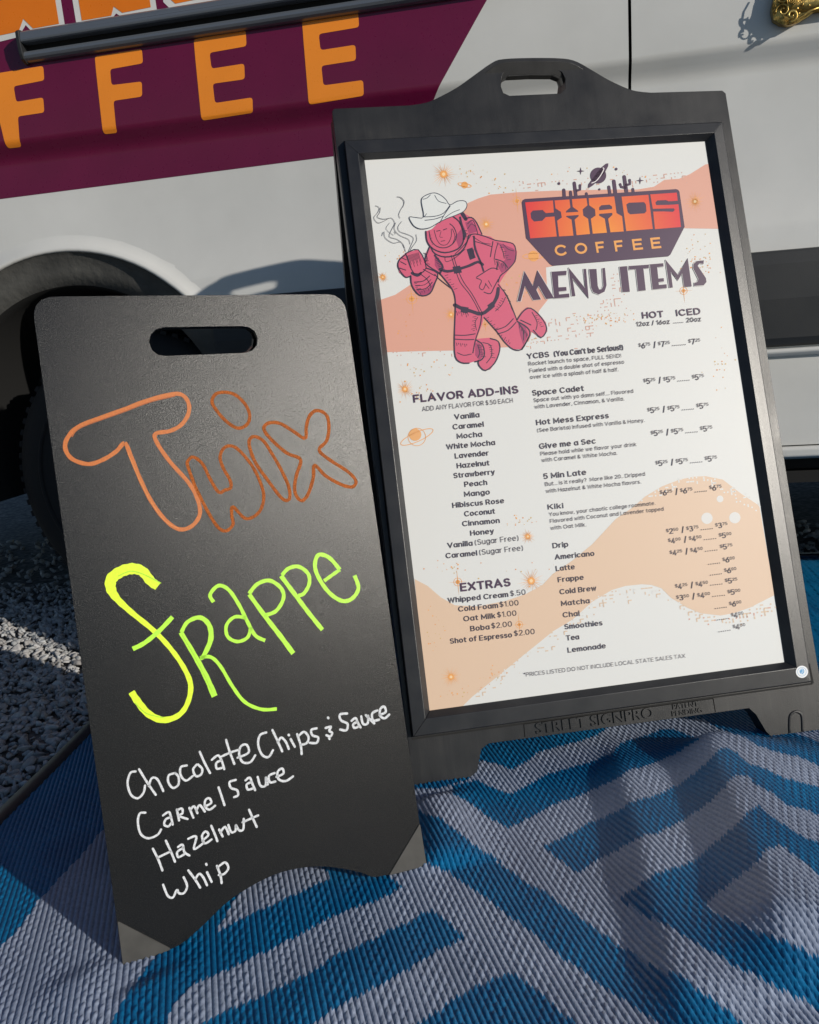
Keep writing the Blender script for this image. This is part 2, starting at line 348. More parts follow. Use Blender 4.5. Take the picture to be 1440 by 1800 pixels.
def ribbon(P, w, closed):
    P = np.array(P, float); n = len(P)
    nx = np.roll(P, -1, 0); pv = np.roll(P, 1, 0)
    d1 = P-pv; d2 = nx-P
    if not closed: d1[0] = d2[0]; d2[-1] = d1[-1]
    d1 /= np.linalg.norm(d1, axis=1)[:, None]+1e-12; d2 /= np.linalg.norm(d2, axis=1)[:, None]+1e-12
    if not closed: P[0] -= d2[0]*w*.42; P[-1] += d1[-1]*w*.42
    n1 = np.stack([-d1[:, 1], d1[:, 0]], 1); n2 = np.stack([-d2[:, 1], d2[:, 0]], 1)
    m = n1+n2; ml = np.linalg.norm(m, axis=1); m /= ml[:, None]+1e-9
    k = np.minimum(1/np.maximum(ml/2, .3), 2.2)[:, None]
    return P+m*k*w/2, P-m*k*w/2
def text2(s, body, x0, y0, x1, y1, cap, col, wt=.12, track=.26):
    off = s._off(); A = np.array(s.fr.hit((x0, y0), off)); Bp = np.array(s.fr.hit((x1, y1), off))
    up = np.array(s.fr.hit((x0-.12*cap, y0-cap), off)); ch = np.linalg.norm(up-A)*(1-wt)
    adv = 0; pos = []
    for c in body:
        g = GL[c]; pos.append(adv); adv += g[0]+(track if c != ' ' else .12)+wt*.5
    tot = pos[-1]+GL[body[-1]][0]
    d = Bp-A; Ln = np.linalg.norm(d); e = d/Ln; nn = np.array([-e[1], e[0]]); sx = (Ln-ch*wt)/max(tot, 1e-6) if tot > .05 else ch
    w = wt*ch; base = A+e*w*.5+nn*w*.5; q = 0
    for c, px_ in zip(body, pos):
        for st in GL[c][1]:
            cl = st[-1] == 'c'; pts = [p for p in st if p != 'c']
            P = [base+e*((px_+x)*sx)+nn*(y*ch) for x, y in pts]
            a, b = ribbon(P, w, cl); k = len(s.v); m = len(P); o_ = off+(q % 4)*.000014; q += 1
            for i in range(m): s.v += [(a[i][0], -o_, a[i][1]), (b[i][0], -o_, b[i][1])]; s.c += [col, col]
            for i in range(m if cl else m-1): j = (i+1) % m; s.f.append((k+2*i, k+2*i+1, k+2*j+1, k+2*j))
Print.text2 = text2


# ------------------------------------------------------------------ ground and gravel
M_GROUND = mat('gravel_ground', (.20, .19, .18), .9)
cg = coords(M_GROUND)
vo = N(M_GROUND, 'ShaderNodeTexVoronoi', Scale=55.0); L(M_GROUND, cg, vo.inputs['Vector'])
n = noise(M_GROUND, 30, 6, .6, cg)
mm = N(M_GROUND, 'ShaderNodeMix', data_type='RGBA', blend_type='MULTIPLY'); mm.inputs[0].default_value = 1
L(M_GROUND, ramp(M_GROUND, n, [(.3, (.10, .095, .09)), (.7, (.34, .32, .30))]), mm.inputs[6]); L(M_GROUND, ramp(M_GROUND, vo.outputs['Distance'], [(.0, 1.0), (.7, .35)]), mm.inputs[7])
L(M_GROUND, mm.outputs[2], B(M_GROUND).inputs['Base Color'])
L(M_GROUND, bump(M_GROUND, vo.outputs['Distance'], -1.0, .012), B(M_GROUND).inputs['Normal'])
me = bpy.data.meshes.new('ground'); me.from_pydata([(-150, -150, -.022), (150, -150, -.022), (150, 150, -.022), (-150, 150, -.022)], [], [(0, 1, 2, 3)])
tag(link('ground', me, None, M_GROUND), 'grey crushed stone ground under the van and the rug', kind='structure')

M_STONE = attr_mat('limestone_gravel', .85, 0, .25, .1, 120)
L(M_STONE, bump(M_STONE, noise(M_STONE, 160, 5), .6, .003), B(M_STONE).inputs['Normal'])
def gravel():
    bm = bmesh.new(); bmesh.ops.create_icosphere(bm, subdivisions=2, radius=1.0)
    base = np.array([v.co[:] for v in bm.verts]); tri = np.array([[v.index for v in f.verts] for f in bm.faces]); bm.free()
    variants = []
    for k in range(14):                                   # cut faces off a ball so the stones are angular
        v = base.copy()
        for _ in range(9):
            n = rng.normal(size=3); n /= np.linalg.norm(n); dmax = rng.uniform(.3, .7)
            t = v@n; over = np.clip(t-dmax, 0, None); v -= over[:, None]*n
        variants.append(v)
    Vs, Fs, Cs = [], [], []; k = 0
    spots = []
    def fill(x0, x1, y0, y1, dens, s0, s1):
        nn = int((x1-x0)*(y1-y0)*dens)
        for _ in range(nn):
            spots.append((rng.uniform(x0, x1), rng.uniform(y0, y1), rng.uniform(s0, s1)))
    fill(-1.75, -.55, .75, 2.05, 3400, .007, .015)
    fill(-1.35, -.75, .85, 1.6, 4500, .004, .009)
    fill(-1.9, -.8, 1.3, 2.3, 2500, .006, .012)
    fill(-2.3, 1.9, 1.6, 2.9, 500, .008, .016)
    fill(.3, 1.3, 1.7, 2.7, 1200, .007, .014)
    fill(-2.2, -1.6, .2, 2.0, 500, .008, .016)
    for x, y, s in spots:
        if x > -.93+(1.313-y)*.078+.05 and y < 2.36 and x < 1.27: continue
        v = variants[rng.integers(14)]*np.array([s*rng.uniform(.8, 1.6), s*rng.uniform(.7, 1.1), s*rng.uniform(.45, .75)])
        q = rng.normal(size=4); q[1:3] *= .35; q /= np.linalg.norm(q)
        w, a, b, c = q
        Rm = np.array([[1-2*(b*b+c*c), 2*(a*b-c*w), 2*(a*c+b*w)], [2*(a*b+c*w), 1-2*(a*a+c*c), 2*(b*c-a*w)], [2*(a*c-b*w), 2*(b*c+a*w), 1-2*(a*a+b*b)]])
        v = v@Rm.T + np.array([x, y, -.016+rng.uniform(-.002, .007)])
        Vs.append(v); Fs.append(tri+k); k += len(v)
        g = rng.uniform(.30, .50); t = rng.uniform(-.015, .02)
        Cs.append(np.tile([g+t, g, g-t*.6, 1], (len(v), 1)))
    V = np.concatenate(Vs); F = np.concatenate(Fs); C = np.concatenate(Cs).astype(np.float32)
    me = bpy.data.meshes.new('gravel'); me.vertices.add(len(V)); me.vertices.foreach_set('co', V.ravel())
    me.loops.add(F.size); me.loops.foreach_set('vertex_index', F.ravel()); me.polygons.add(len(F))
    me.polygons.foreach_set('loop_start', np.arange(0, F.size, 3)); me.polygons.foreach_set('loop_total', np.full(len(F), 3)); me.update()
    me.color_attributes.new('Col', 'FLOAT_COLOR', 'POINT').data.foreach_set('color', C.ravel())
    return tag(link('gravel', me, None, M_STONE), 'pale crushed limestone gravel in shade beside the wheel', 'gravel', kind='stuff')
gravel()

# ------------------------------------------------------------------ woven rug
g_ = ray(330, 640); g_ = np.array([g_[0], g_[1]])/math.hypot(g_[0], g_[1]); w_ = np.array([g_[1], -g_[0]])
def dens(pl, step=.012, z=0):
    P = [gnd(*p, z)[:2] for p in pl]; out = []
    for a, b in zip(P[:-1], P[1:]):
        k = max(int(np.linalg.norm(b-a)/step), 1)
        out += [a+(b-a)*i/k for i in range(k)]
    return np.array(out+[P[-1]])
# (photo pixels along the crest, height, width of the steep left side, width of the gentle right side)
RIDGES = [([(1246, 1258), (1258, 1282), (1270, 1315), (1290, 1362), (1312, 1415), (1342, 1490), (1375, 1560), (1400, 1640), (1440, 1730)], .046, .055, .13),
          ([(1078, 1270), (1098, 1318), (1108, 1365), (1122, 1415), (1142, 1477), (1152, 1537), (1168, 1590), (1190, 1640), (1204, 1710), (1240, 1790), (1290, 1880)], .021, .034, .085),
          ([(752, 1390), (772, 1420), (776, 1460), (790, 1520)], .014, .03, .05),
          ([(470, 1900), (520, 1800), (640, 1720), (760, 1650)], .004, .05, .06),
          ([(330, 1900), (290, 1790), (240, 1720)], .006, .03, .05),
          ([(180, 1900), (160, 1800), (120, 1700)], .005, .03, .05)]
RD = [(dens(smooth(p, 3), .03, h*.85), h, a, b) for p, h, a, b in RIDGES]
def rug_h(X, Y):
    H = .0018*np.sin(X*9+1.3*np.sin(Y*7))*np.sin(Y*8+.7)+.0015*np.sin(X*23+Y*11)
    for P, h, wl, wr in RD:
        best = np.full(X.shape, 1e9); side = np.zeros(X.shape); tt = np.zeros(X.shape); n = len(P)-1
        for i in range(n):
            a = P[i]; d = P[i+1]-a; L2 = d@d
            t = np.clip(((X-a[0])*d[0]+(Y-a[1])*d[1])/L2, 0, 1)
            rx = X-a[0]-t*d[0]; ry_ = Y-a[1]-t*d[1]; r2 = rx*rx+ry_*ry_; m = r2 < best
            best = np.where(m, r2, best); side = np.where(m, ((X-a[0])*d[1]-(Y-a[1])*d[0])/math.sqrt(L2), side); tt = np.where(m, (i+t)/n, tt)
        if P[0][1] > P[-1][1]: side = -side
        u = np.clip(side/.03, -1, 1)*.5+.5; wdt = wl+(wr-wl)*u*u*(3-2*u)
        e = np.clip(np.minimum(tt, 1-tt)*5, 0, 1); tap = e*e*(3-2*e)
        H = H+h*tap*np.exp(-best/wdt**2)
    return H
R1 = lambda l: cr((720, 1240), 4, l); R2 = lambda l: cr((1080, 1240), 4, l); R3 = lambda l: cr((720, 1500), 4, l)
R4 = lambda l: cr((1080, 1500), 4, l); R5 = lambda l: cr((360, 1500), 4, l); R6 = lambda l: cr((0, 1500), 4, l)
Atop = R1([(40, 590), (200, 580), (420, 520), (490, 390), (620, 410), (720, 450), (830, 390), (900, 330), (1000, 300), (1150, 260), (1310, 215)]) + R2([(0, 120), (200, 110), (400, 90), (640, 90), (680, 135), (800, 185), (930, 225), (1010, 280), (1150, 330), (1300, 360), (1440, 420), (1900, 620)])
GREY_BIG = Atop + [(1900, 2400), (-500, 2400), (-500, 1800), (0, 1665)] + R6([(100, 560), (190, 450), (260, 345), (400, 190), (500, 80), (580, 0)]) + [(190, 1445), (300, 1340), (720, 1300)]
S1 = R1([(300, 560), (460, 520), (600, 580), (700, 620), (780, 590), (890, 520), (1000, 470), (1150, 430), (1290, 390), (1440, 330)]) + R2([(40, 265), (150, 230), (250, 200), (330, 165), (415, 165), (570, 225), (590, 240), (430, 340), (320, 385), (200, 430), (100, 455), (60, 490), (0, 520)]) + R1([(1250, 610), (1150, 650), (1000, 700), (880, 770), (760, 830), (700, 860), (560, 790), (420, 680), (300, 620)])
Cb = R1([(930, 990), (1070, 930), (1170, 880), (1250, 830), (1440, 755)]) + R2([(80, 700), (160, 660), (260, 640), (340, 610), (470, 540), (620, 430), (740, 310), (790, 290), (870, 340), (930, 400), (1060, 445), (1180, 500), (1320, 535), (1440, 570), (1900, 740), (1900, 960), (1440, 770), (1320, 720), (1200, 690), (1100, 600), (1000, 560), (930, 490), (880, 485), (830, 500), (760, 590), (650, 690), (530, 780), (400, 850), (300, 900), (220, 900), (100, 970), (0, 1030)]) + R1([(1340, 1070), (1250, 1130), (1180, 1180), (1120, 1130), (1050, 1080)])
Eb_ = R4([(30, 320), (130, 250), (200, 200), (300, 145), (460, 90), (560, 50)]) + R2([(640, 1010), (760, 920), (870, 830), (940, 750), (1020, 700), (1060, 740), (1160, 820), (1260, 880), (1340, 930), (1440, 960), (1900, 1160)]) + R4([(1900, 1400), (1440, 1110), (1330, 1030), (1200, 970), (1080, 900), (950, 830), (830, 780), (700, 690), (560, 620), (430, 530), (330, 490), (200, 430), (100, 370)])
Fg = R4([(640, 370), (700, 300), (800, 220), (880, 150), (980, 80), (1050, 0)]) + R2([(1100, 1000), (1160, 970), (1250, 1040), (1350, 1110), (1440, 1190), (1900, 1500)]) + R4([(1900, 900), (1440, 735), (1400, 720), (1300, 660), (1180, 610), (1060, 570), (950, 530), (870, 490), (760, 440)])
Gb = R1([(-100, 740), (60, 740), (140, 770), (220, 790), (300, 860), (400, 930), (500, 1010), (620, 1080), (720, 1160)]) + R3([(530, 0), (600, 50), (760, 150), (870, 230), (960, 270), (1060, 350), (1160, 420), (1300, 520), (1400, 590)]) + R4([(0, 640), (130, 690), (200, 750), (300, 800), (450, 850), (490, 870), (600, 960), (720, 1040), (840, 1130), (900, 1200), (1300, 1700), (700, 1700), (320, 1200), (190, 1110), (100, 1050), (0, 1000)]) + R3([(1340, 920), (1200, 820), (1070, 730), (960, 640), (850, 540), (700, 440), (580, 340), (480, 270), (370, 200), (230, 110), (110, 60), (-60, 0)])
Ib = R3([(0, 480), (80, 420), (160, 400), (230, 450), (300, 510), (400, 580), (330, 620), (200, 690), (100, 740)]) + R5([(1440, 810), (1330, 870), (1180, 950), (1000, 1040), (880, 1110), (760, 1200), (400, 1500), (-400, 1700), (-400, 1400), (0, 1180), (200, 1080), (380, 1010), (500, 950), (650, 880), (800, 800), (900, 720), (1050, 660), (1200, 590), (1310, 530)])
Jb = R3([(-300, 1500), (60, 1200), (200, 1110), (330, 1010), (450, 940), (580, 890), (700, 830), (750, 860), (850, 930), (960, 1010), (1060, 1110), (1180, 1190), (1500, 1500)])
Lb = R6([(1080, 740), (1030, 790), (980, 870), (920, 950), (860, 1040), (820, 1100), (780, 1200), (740, 1400), (1080, 1400), (1160, 1200), (1220, 1070), (1250, 1020), (1330, 930), (1440, 885)]) + R5([(120, 830), (250, 770), (380, 710), (500, 660), (620, 590), (760, 520), (860, 460), (1020, 390), (1150, 350), (1290, 290), (1380, 240), (1400, 220), (1340, 200), (1290, 150), (1300, 60), (0, 60)])
Mg = R5([(60, 570), (150, 430), (220, 300), (400, 150), (700, 60), (810, 60), (820, 90), (860, 140), (880, 180), (800, 210), (690, 260), (560, 320), (430, 380), (300, 440), (150, 510)])
TRg = R2([(1260, 190), (1440, 255), (1700, 330), (1700, 150)])
LAYERS = [(GREY_BIG, 1), (S1, 0), (Cb, 0), (Eb_, 0), (Fg, 1), (Gb, 0), (Ib, 0), (Jb, 0), (Lb, 0), (Mg, 1), (TRg, 1)]
def inpoly(X, Y, poly):
    c = np.zeros(X.shape, bool); n = len(poly)
    for i in range(n):
        x0, y0 = poly[i-1]; x1, y1 = poly[i]
        if y0 == y1: continue
        c ^= ((y0 > Y) != (y1 > Y)) & (X < (x1-x0)*(Y-y0)/(y1-y0)+x0)
    return c
def to_px(X, Y, Z):
    d = np.stack([X, Y, Z-CAM_H], -1); z = np.maximum(d@_f, .03)
    return 720+CAM_F*(d@_r)/z, 900-CAM_F*(d@_u)/z
eA, eB = gnd(0, 1430)[:2], gnd(165, 1270)[:2]; eD = (eB-eA)/np.linalg.norm(eB-eA)
far = gnd(1410, 975)[1]
def edge_x(Y): return eA[0]+(Y-eA[1])*eD[0]/eD[1]
RX1, RY0 = 1.25, .22
def rug_grid(q, p, nx, nv, amp, inside, name, fine=True):
    smin, smax, tmin, tmax = -1.9, 2.2, -.4, 3.2
    ni = int((smax-smin)/q)
    K = -1.5
    s = smin+q*np.arange(ni*nx+1)/nx
    j0 = int(math.floor(min(tmin/p, tmin/p+K*(smax-smin)/q)))-1; j1 = int(math.ceil(max(tmax/p, tmax/p+K*(smax-smin)/q)))+1
    # index space: phi = t/p + K*s/q ; keep only strips which can be inside
    pts_i = np.arange(len(s)); phij = np.arange(j0*nv, j1*nv+1)/nv
    S, PH = np.meshgrid(s, phij, indexing='ij'); Tt = p*(PH-K*(S-smin)/q)
    X = S*w_[0]+Tt*g_[0]; Y = S*w_[1]+Tt*g_[1]
    fi = np.arange(ni)[:, None]; fj = np.arange(j1-j0)[None, :]
    cs = smin+q*(fi+.5); ct = p*((j0+fj+.5)-K*(cs-smin)/q)
    CX = cs*w_[0]+ct*g_[0]; CY = cs*w_[1]+ct*g_[1]
    keep = inside(CX, CY)
    kf = np.repeat(np.repeat(keep, nx, 0), nv, 1)
    I, J = np.nonzero(kf)
    nJ = len(phij)
    quads = np.stack([I*nJ+J, (I+1)*nJ+J, (I+1)*nJ+J+1, I*nJ+J+1], 1)
    used, inv = np.unique(quads, return_inverse=True); quads = inv.reshape(quads.shape)
    x = X.ravel()[used]; y = Y.ravel()[used]; ss = S.ravel()[used]; ph = PH.ravel()[used]
    fu = ((ss-smin)/q) % 1.0
    rib = np.abs(np.sin(math.pi*fu))**.55; strand = np.abs(np.sin(math.pi*ph))**.7
    jit = .75+.25*np.sin(np.floor((ss-smin)/q+.01)*12.9898)*np.sin(np.floor(ph+.01)*4.1)
    z = rug_h(x, y)+amp*(.55+.45*strand)*rib*jit
    # material of each half strand
    G = max(nx//3, 1); gw_ = nx//G
    cell = np.zeros((ni*G, keep.shape[1]), int); kg = np.repeat(keep, G, 0)
    cs = smin+q*(np.arange(ni*G)[:, None]+.5)/G; ct = p*((j0+fj+.5)-K*(cs-smin)/q)
    X2 = (cs*w_[0]+ct*g_[0])[kg]; Y2 = (cs*w_[1]+ct*g_[1])[kg]
    PX, PY_ = to_px(X2+rng.normal(0, .0005, X2.shape), Y2+rng.normal(0, .0005, X2.shape), rug_h(X2, Y2)+.002)
    c = np.zeros(PX.shape, int)
    for pl, v_ in LAYERS: c[inpoly(PX, PY_, pl)] = v_
    cell[kg] = c
    mi = np.repeat(np.repeat(cell, gw_, 0), nv, 1)[I, J]
    me = bpy.data.meshes.new(name); V = np.stack([x, y, z], 1)
    me.vertices.add(len(V)); me.vertices.foreach_set('co', V.ravel())
    me.loops.add(quads.size); me.loops.foreach_set('vertex_index', quads.ravel().astype(np.int32)); me.polygons.add(len(quads))
    me.polygons.foreach_set('loop_start', np.arange(0, quads.size, 4)); me.polygons.foreach_set('loop_total', np.full(len(quads), 4))
    me.polygons.foreach_set('material_index', mi.astype(np.int32)); me.polygons.foreach_set('use_smooth', np.ones(len(quads), bool)); me.update()
    print(name, len(quads))
    return me
def yarn(name, col, col2):
    m = mat(name, col, .40, 0, .5)
    nn = noise(m, 230, 4, .6); n2 = noise(m, 6, 4)
    a = N(m, 'ShaderNodeMath', operation='MULTIPLY'); L(m, nn, a.inputs[0]); L(m, n2, a.inputs[1])
    L(m, ramp(m, a.outputs[0], [(.15, col2), (.34, col)]), B(m).inputs['Base Color'])
    L(m, bump(m, noise(m, 900, 3), .3, .0008), B(m).inputs['Normal'])
    return m
M_RB = yarn('blue_polypropylene', (.002, .165, .37), (.001, .09, .23)); M_RG = yarn('grey_polypropylene', (.35, .41, .54), (.23, .275, .38)); M_RN = yarn('navy_binding', (.008, .012, .03), (.005, .008, .02))
rug = empty('outdoor_rug', loc=(0, 1.2, 0))
tag(rug, 'woven plastic outdoor rug, blue with pale grey maze stripes, rumpled under both signs', 'rug')
YS = 1.62
fine_in = lambda X, Y: (X > edge_x(Y)+.012) & (X < .95) & (Y > .42) & (Y < YS)
far_in = lambda X, Y: (X > edge_x(Y)+.012) & (X < RX1) & (Y > RY0) & (Y < far) & ~fine_in(X, Y)
for nm, me in (('weave', rug_grid(.0069, .0060, 6, 2, .0036, fine_in, 'weave')), ('weave', rug_grid(.0138, .0186, 2, 2, .003, far_in, 'weave_outer'))):
    o = bpy.data.objects.new(nm, me); SC.collection.objects.link(o); o.parent = rug; o.location = (0, -1.2, 0)
    me.materials.append(M_RB); me.materials.append(M_RG)
# navy binding along the edges
def binding(pts):
    bm = bmesh.new(); P = []
    for a, b in zip(pts[:-1], pts[1:]):
        k = max(int(math.hypot(b[0]-a[0], b[1]-a[1])/.03), 1); P += [(a[0]+(b[0]-a[0])*i/k, a[1]+(b[1]-a[1])*i/k) for i in range(k)]
    P.append(pts[-1]); A = np.array(P); T = np.gradient(A, axis=0); T /= np.linalg.norm(T, axis=1)[:, None]; Nn = np.stack([-T[:, 1], T[:, 0]], 1)
    H = rug_h(A[:, 0], A[:, 1]); rr = []
    for (x, y), nn, h in zip(A, Nn, H):
        rr.append([bm.verts.new((x+nn[0]*d, y+nn[1]*d-1.2, h+z)) for d, z in ((-.014, -.006), (-.014, .003), (-.010, .006), (.010, .006), (.014, .003), (.014, -.006))])
    for i in range(len(rr)-1):
        for j in range(5): bm.faces.new((rr[i][j], rr[i+1][j], rr[i+1][j+1], rr[i][j+1]))
    bmesh.ops.recalc_face_normals(bm, faces=bm.faces)
    me = bpy.data.meshes.new('edge_binding'); bm.to_mesh(me); bm.free(); return link('edge_binding', me, rug, M_RN, True)
binding([(edge_x(RY0)+.006, RY0), (edge_x(far)+.006, far)]); binding([(edge_x(far)+.006, far), (RX1, far)]); binding([(RX1, RY0), (edge_x(RY0)+.006, RY0)])

# ------------------------------------------------------------------ van
VD = 1.92                                            # distance of the van's flank
PROF = [(2.45, .30), (2.38, .16), (2.2, .085), (1.8, .035), (1.45, .006), (1.30, .0), (1.190, .0), (1.183, .001), (1.176, .005),
        (1.165, .013), (1.155, .019), (1.146, .0225), (1.135, .0235), (1.05, .022), (.95, .018), (.885, .010), (.86, .003), (.845, .0), (.30, .0)]
PROF = [(.6805+(z-.6805)*1.92/1.786, y) for z, y in PROF]
PZ = np.array([p[0] for p in PROF])[::-1]; PY = np.array([p[1] for p in PROF])[::-1]
def vy(z): return VD + float(np.interp(z, PZ, PY))
def van_hit(px, py, off=0.0):
    d = ray(px, py); y = VD
    for _ in range(6):
        P = CP + (y-off)/d[1]*d; y = vy(P[2])
    return (float(P[0]), float(P[2]))
van = empty('van', loc=(0, VD, 0))
tag(van, 'white panel van with purple wrap and orange lettering behind the menu signs', 'van')
ARCH = [van_hit(*p) for p in [(0, 478), (44, 451), (111, 440), (147, 441), (200, 453), (267, 480), (329, 518)]]
def circ(P):
    A = np.array([[2*x, 2*z, 1] for x, z in P]); b = np.array([x*x+z*z for x, z in P]); s = np.linalg.lstsq(A, b, rcond=None)[0]
    return s[0], s[1], math.sqrt(s[2]+s[0]**2+s[1]**2)
AX, AZ, AR = circ(ARCH); print('arch', AX, AZ, AR)
def sheet(name, poly, off, m, holes=(), levels=True, xstep=None, thick=0.0, parent=None, zadd=(), smooth_=True):
    """polygon in (x, z) laid on the van's flank, `off` metres proud of it"""
    loops = [list(poly)]+[list(h) for h in holes]
    flat = [p for l in loops for p in l]
    bm = bmesh.new(); vs = [bm.verts.new((p[0], 0, p[1])) for p in flat]
    for t in tessellate_polygon([[Vector((p[0], p[1], 0)) for p in l] for l in loops]):
        try: bm.faces.new([vs[i] for i in t])
        except ValueError: pass
    zs = [p[1] for p in flat]; xs = [p[0] for p in flat]
    if not holes: bmesh.ops.dissolve_limit(bm, angle_limit=.01, verts=bm.verts, edges=bm.edges)
    lv = [p[0] for p in PROF]+list(zadd)
    for z in lv:
        if min(zs) < z < max(zs): bmesh.ops.bisect_plane(bm, geom=bm.verts[:]+bm.edges[:]+bm.faces[:], plane_co=(0, 0, z), plane_no=(0, 0, 1))
    if xstep:
        x = math.ceil(min(xs)/xstep)*xstep
        while x < max(xs):
            bmesh.ops.bisect_plane(bm, geom=bm.verts[:]+bm.edges[:]+bm.faces[:], plane_co=(x, 0, 0), plane_no=(1, 0, 0)); x += xstep
    for v_ in bm.verts: v_.co.y = vy(v_.co.z)-off-VD
    bmesh.ops.recalc_face_normals(bm, faces=bm.faces)
    bm.faces.ensure_lookup_table()
    bm.normal_update()
    if bm.faces[0].normal.y > 0: bmesh.ops.reverse_faces(bm, faces=bm.faces)
    me = bpy.data.meshes.new(name); bm.to_mesh(me); bm.free()
    o = link(name, me, parent or van, m, smooth_)
    if thick:
        s_ = o.modifiers.new('t', 'SOLIDIFY'); s_.thickness = thick; s_.offset = -1
        e_ = o.modifiers.new('e', 'EDGE_SPLIT'); e_.split_angle = math.radians(40)
    return o
SEAM = van_hit(1108, 80)[0]; SG = .0032
Z0 = van_hit(1400, 782)[1]                            # bottom of the painted flank
ZT, ZB = van_hit(1380, 438)[1], van_hit(1390, 609)[1]
def arch_pts(r, n=40, z0=None):
    z0 = Z0 if z0 is None else z0
    out = []
    for i in range(n+1):
        a = math.radians(-75)+math.radians(330)*i/n
        p = (AX+r*math.cos(a), AZ+r*math.sin(a))
        if p[1] > z0: out.append(p)
    x0 = math.sqrt(max(r*r-(z0-AZ)**2, 0))
    return [(AX+x0, z0)]+out+[(AX-x0, z0)]            # right to left over the top
XL, XR = -2.5, 3.6
side_l = [(XL, Z0)]+arch_pts(AR)[::-1]+[(SEAM-SG, Z0), (SEAM-SG, 2.45), (XL, 2.45)]
sheet('side_panel', side_l, 0, M_WHITE, xstep=.15, thick=.004)
sheet('sliding_door', [(SEAM+SG, Z0), (1.45, Z0), (1.45, 2.45), (SEAM+SG, 2.45)], 0, M_WHITE, xstep=.15, thick=.004)
sheet('front_panel', [(1.458, Z0), (XR, Z0), (XR, 1.3), (3.2, 1.6), (2.7, 2.3), (2.4, 2.45), (1.458, 2.45)], 0, M_WHITE, xstep=.3, thick=.004)
# rolled wheel arch lip: a swept bead with a soft flare
bm = bmesh.new(); ap = arch_pts(1.0, 60, Z0)
sec = [(.046, .0005), (.038, .0), (.028, -.003), (.016, -.007), (.007, -.012), (.001, -.0125), (-.003, -.008), (-.003, .03)]
rings = []
for i in range(61):
    a = math.radians(-20)+math.radians(220)*i/60
    ring = []
    for dr, dy in sec:
        x = AX+(AR+dr)*math.cos(a); z = AZ+(AR+dr)*math.sin(a)
        ring.append(bm.verts.new((x, vy(z)-VD+dy, z)))
    rings.append(ring)
for i in range(60):
    for j in range(len(sec)-1): bm.faces.new((rings[i][j], rings[i+1][j], rings[i+1][j+1], rings[i][j+1]))
bmesh.ops.recalc_face_normals(bm, faces=bm.faces); me = bpy.data.meshes.new('wheel_arch_lip'); bm.to_mesh(me); bm.free()
link('wheel_arch_lip', me, van, M_WHITE, True)
# liner inside the arch
bm = bmesh.new(); rings = []
for i in range(49):
    a = math.radians(-25)+math.radians(230)*i/48
    ring = []
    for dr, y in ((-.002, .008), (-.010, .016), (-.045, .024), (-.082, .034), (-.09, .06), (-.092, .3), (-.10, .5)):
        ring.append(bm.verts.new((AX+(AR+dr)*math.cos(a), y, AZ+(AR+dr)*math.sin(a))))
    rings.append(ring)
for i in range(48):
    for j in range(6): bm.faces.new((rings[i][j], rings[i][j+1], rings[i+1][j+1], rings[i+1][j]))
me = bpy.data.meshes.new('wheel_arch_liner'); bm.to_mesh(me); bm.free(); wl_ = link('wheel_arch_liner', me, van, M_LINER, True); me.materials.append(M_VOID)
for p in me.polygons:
    if p.index % 6 >= 3: p.material_index = 1  # deeper liner faces go black: shade of the wheel well put into the colour
# body shell behind the flank
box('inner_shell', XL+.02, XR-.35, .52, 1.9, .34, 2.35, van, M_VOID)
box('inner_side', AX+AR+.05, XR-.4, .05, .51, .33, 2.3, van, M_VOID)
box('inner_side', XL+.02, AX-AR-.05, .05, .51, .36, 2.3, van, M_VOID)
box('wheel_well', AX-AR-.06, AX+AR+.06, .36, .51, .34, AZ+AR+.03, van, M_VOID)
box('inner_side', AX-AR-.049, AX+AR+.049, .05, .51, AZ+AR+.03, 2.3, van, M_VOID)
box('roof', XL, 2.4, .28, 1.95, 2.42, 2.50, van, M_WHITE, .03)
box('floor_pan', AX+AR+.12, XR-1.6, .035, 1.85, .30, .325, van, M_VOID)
# rub strip and sill
def pmould(name, prof, x0, x1, m):
    bm = bmesh.new(); xs = [x0, x1]; rr = []
    for x in xs: rr.append([bm.verts.new((x, y, z)) for y, z in prof])
    n_ = len(prof)
    for j in range(n_): bm.faces.new((rr[0][j], rr[1][j], rr[1][(j+1) % n_], rr[0][(j+1) % n_]))
    bm.faces.new(rr[0]); bm.faces.new(rr[1][::-1]); bmesh.ops.recalc_face_normals(bm, faces=bm.faces)
    me = bpy.data.meshes.new(name); bm.to_mesh(me); bm.free()
    o = link(name, me, van, m); return bev(o, .004, 3, 30)
sx0 = AX+math.sqrt(AR**2-(ZT-AZ)**2)+.055
STRIP = [(.004, ZT), (-.012, ZT-.003), (-.020, ZT-.03), (-.024, (ZT+ZB)/2), (-.020, ZB+.02), (-.012, ZB+.004), (.004, ZB)]
pmould('rub_strip', STRIP, sx0, SEAM-SG, M_TRIM)
pmould('rub_strip', STRIP, SEAM+SG, 1.45, M_TRIM)
pmould('rub_strip', STRIP, 1.458, 2.1, M_TRIM)
pmould('rub_strip', STRIP, XL, AX-math.sqrt(AR**2-(ZB-AZ)**2)-.05, M_TRIM)
pmould('strip_lip', [(.004, ZB-.002), (-.016, ZB-.003), (-.018, ZB-.011), (-.010, ZB-.018), (.004, ZB-.022)], sx0, 2.1, M_WHITE)
zs0 = van_hit(1400, 804)[1]
pmould('sill', [(.03, Z0-.002), (-.004, Z0-.003), (-.010, Z0-.008), (-.008, zs0+.003), (.0, zs0), (.04, zs0-.01)], AX+math.sqrt(AR**2-(Z0-AZ)**2)+.03, XR, M_WHITE)
# seam backing
box('door_gap', SEAM-.012, SEAM+.012, .012+.016, .05, .36, 2.3, van, M_VOID)
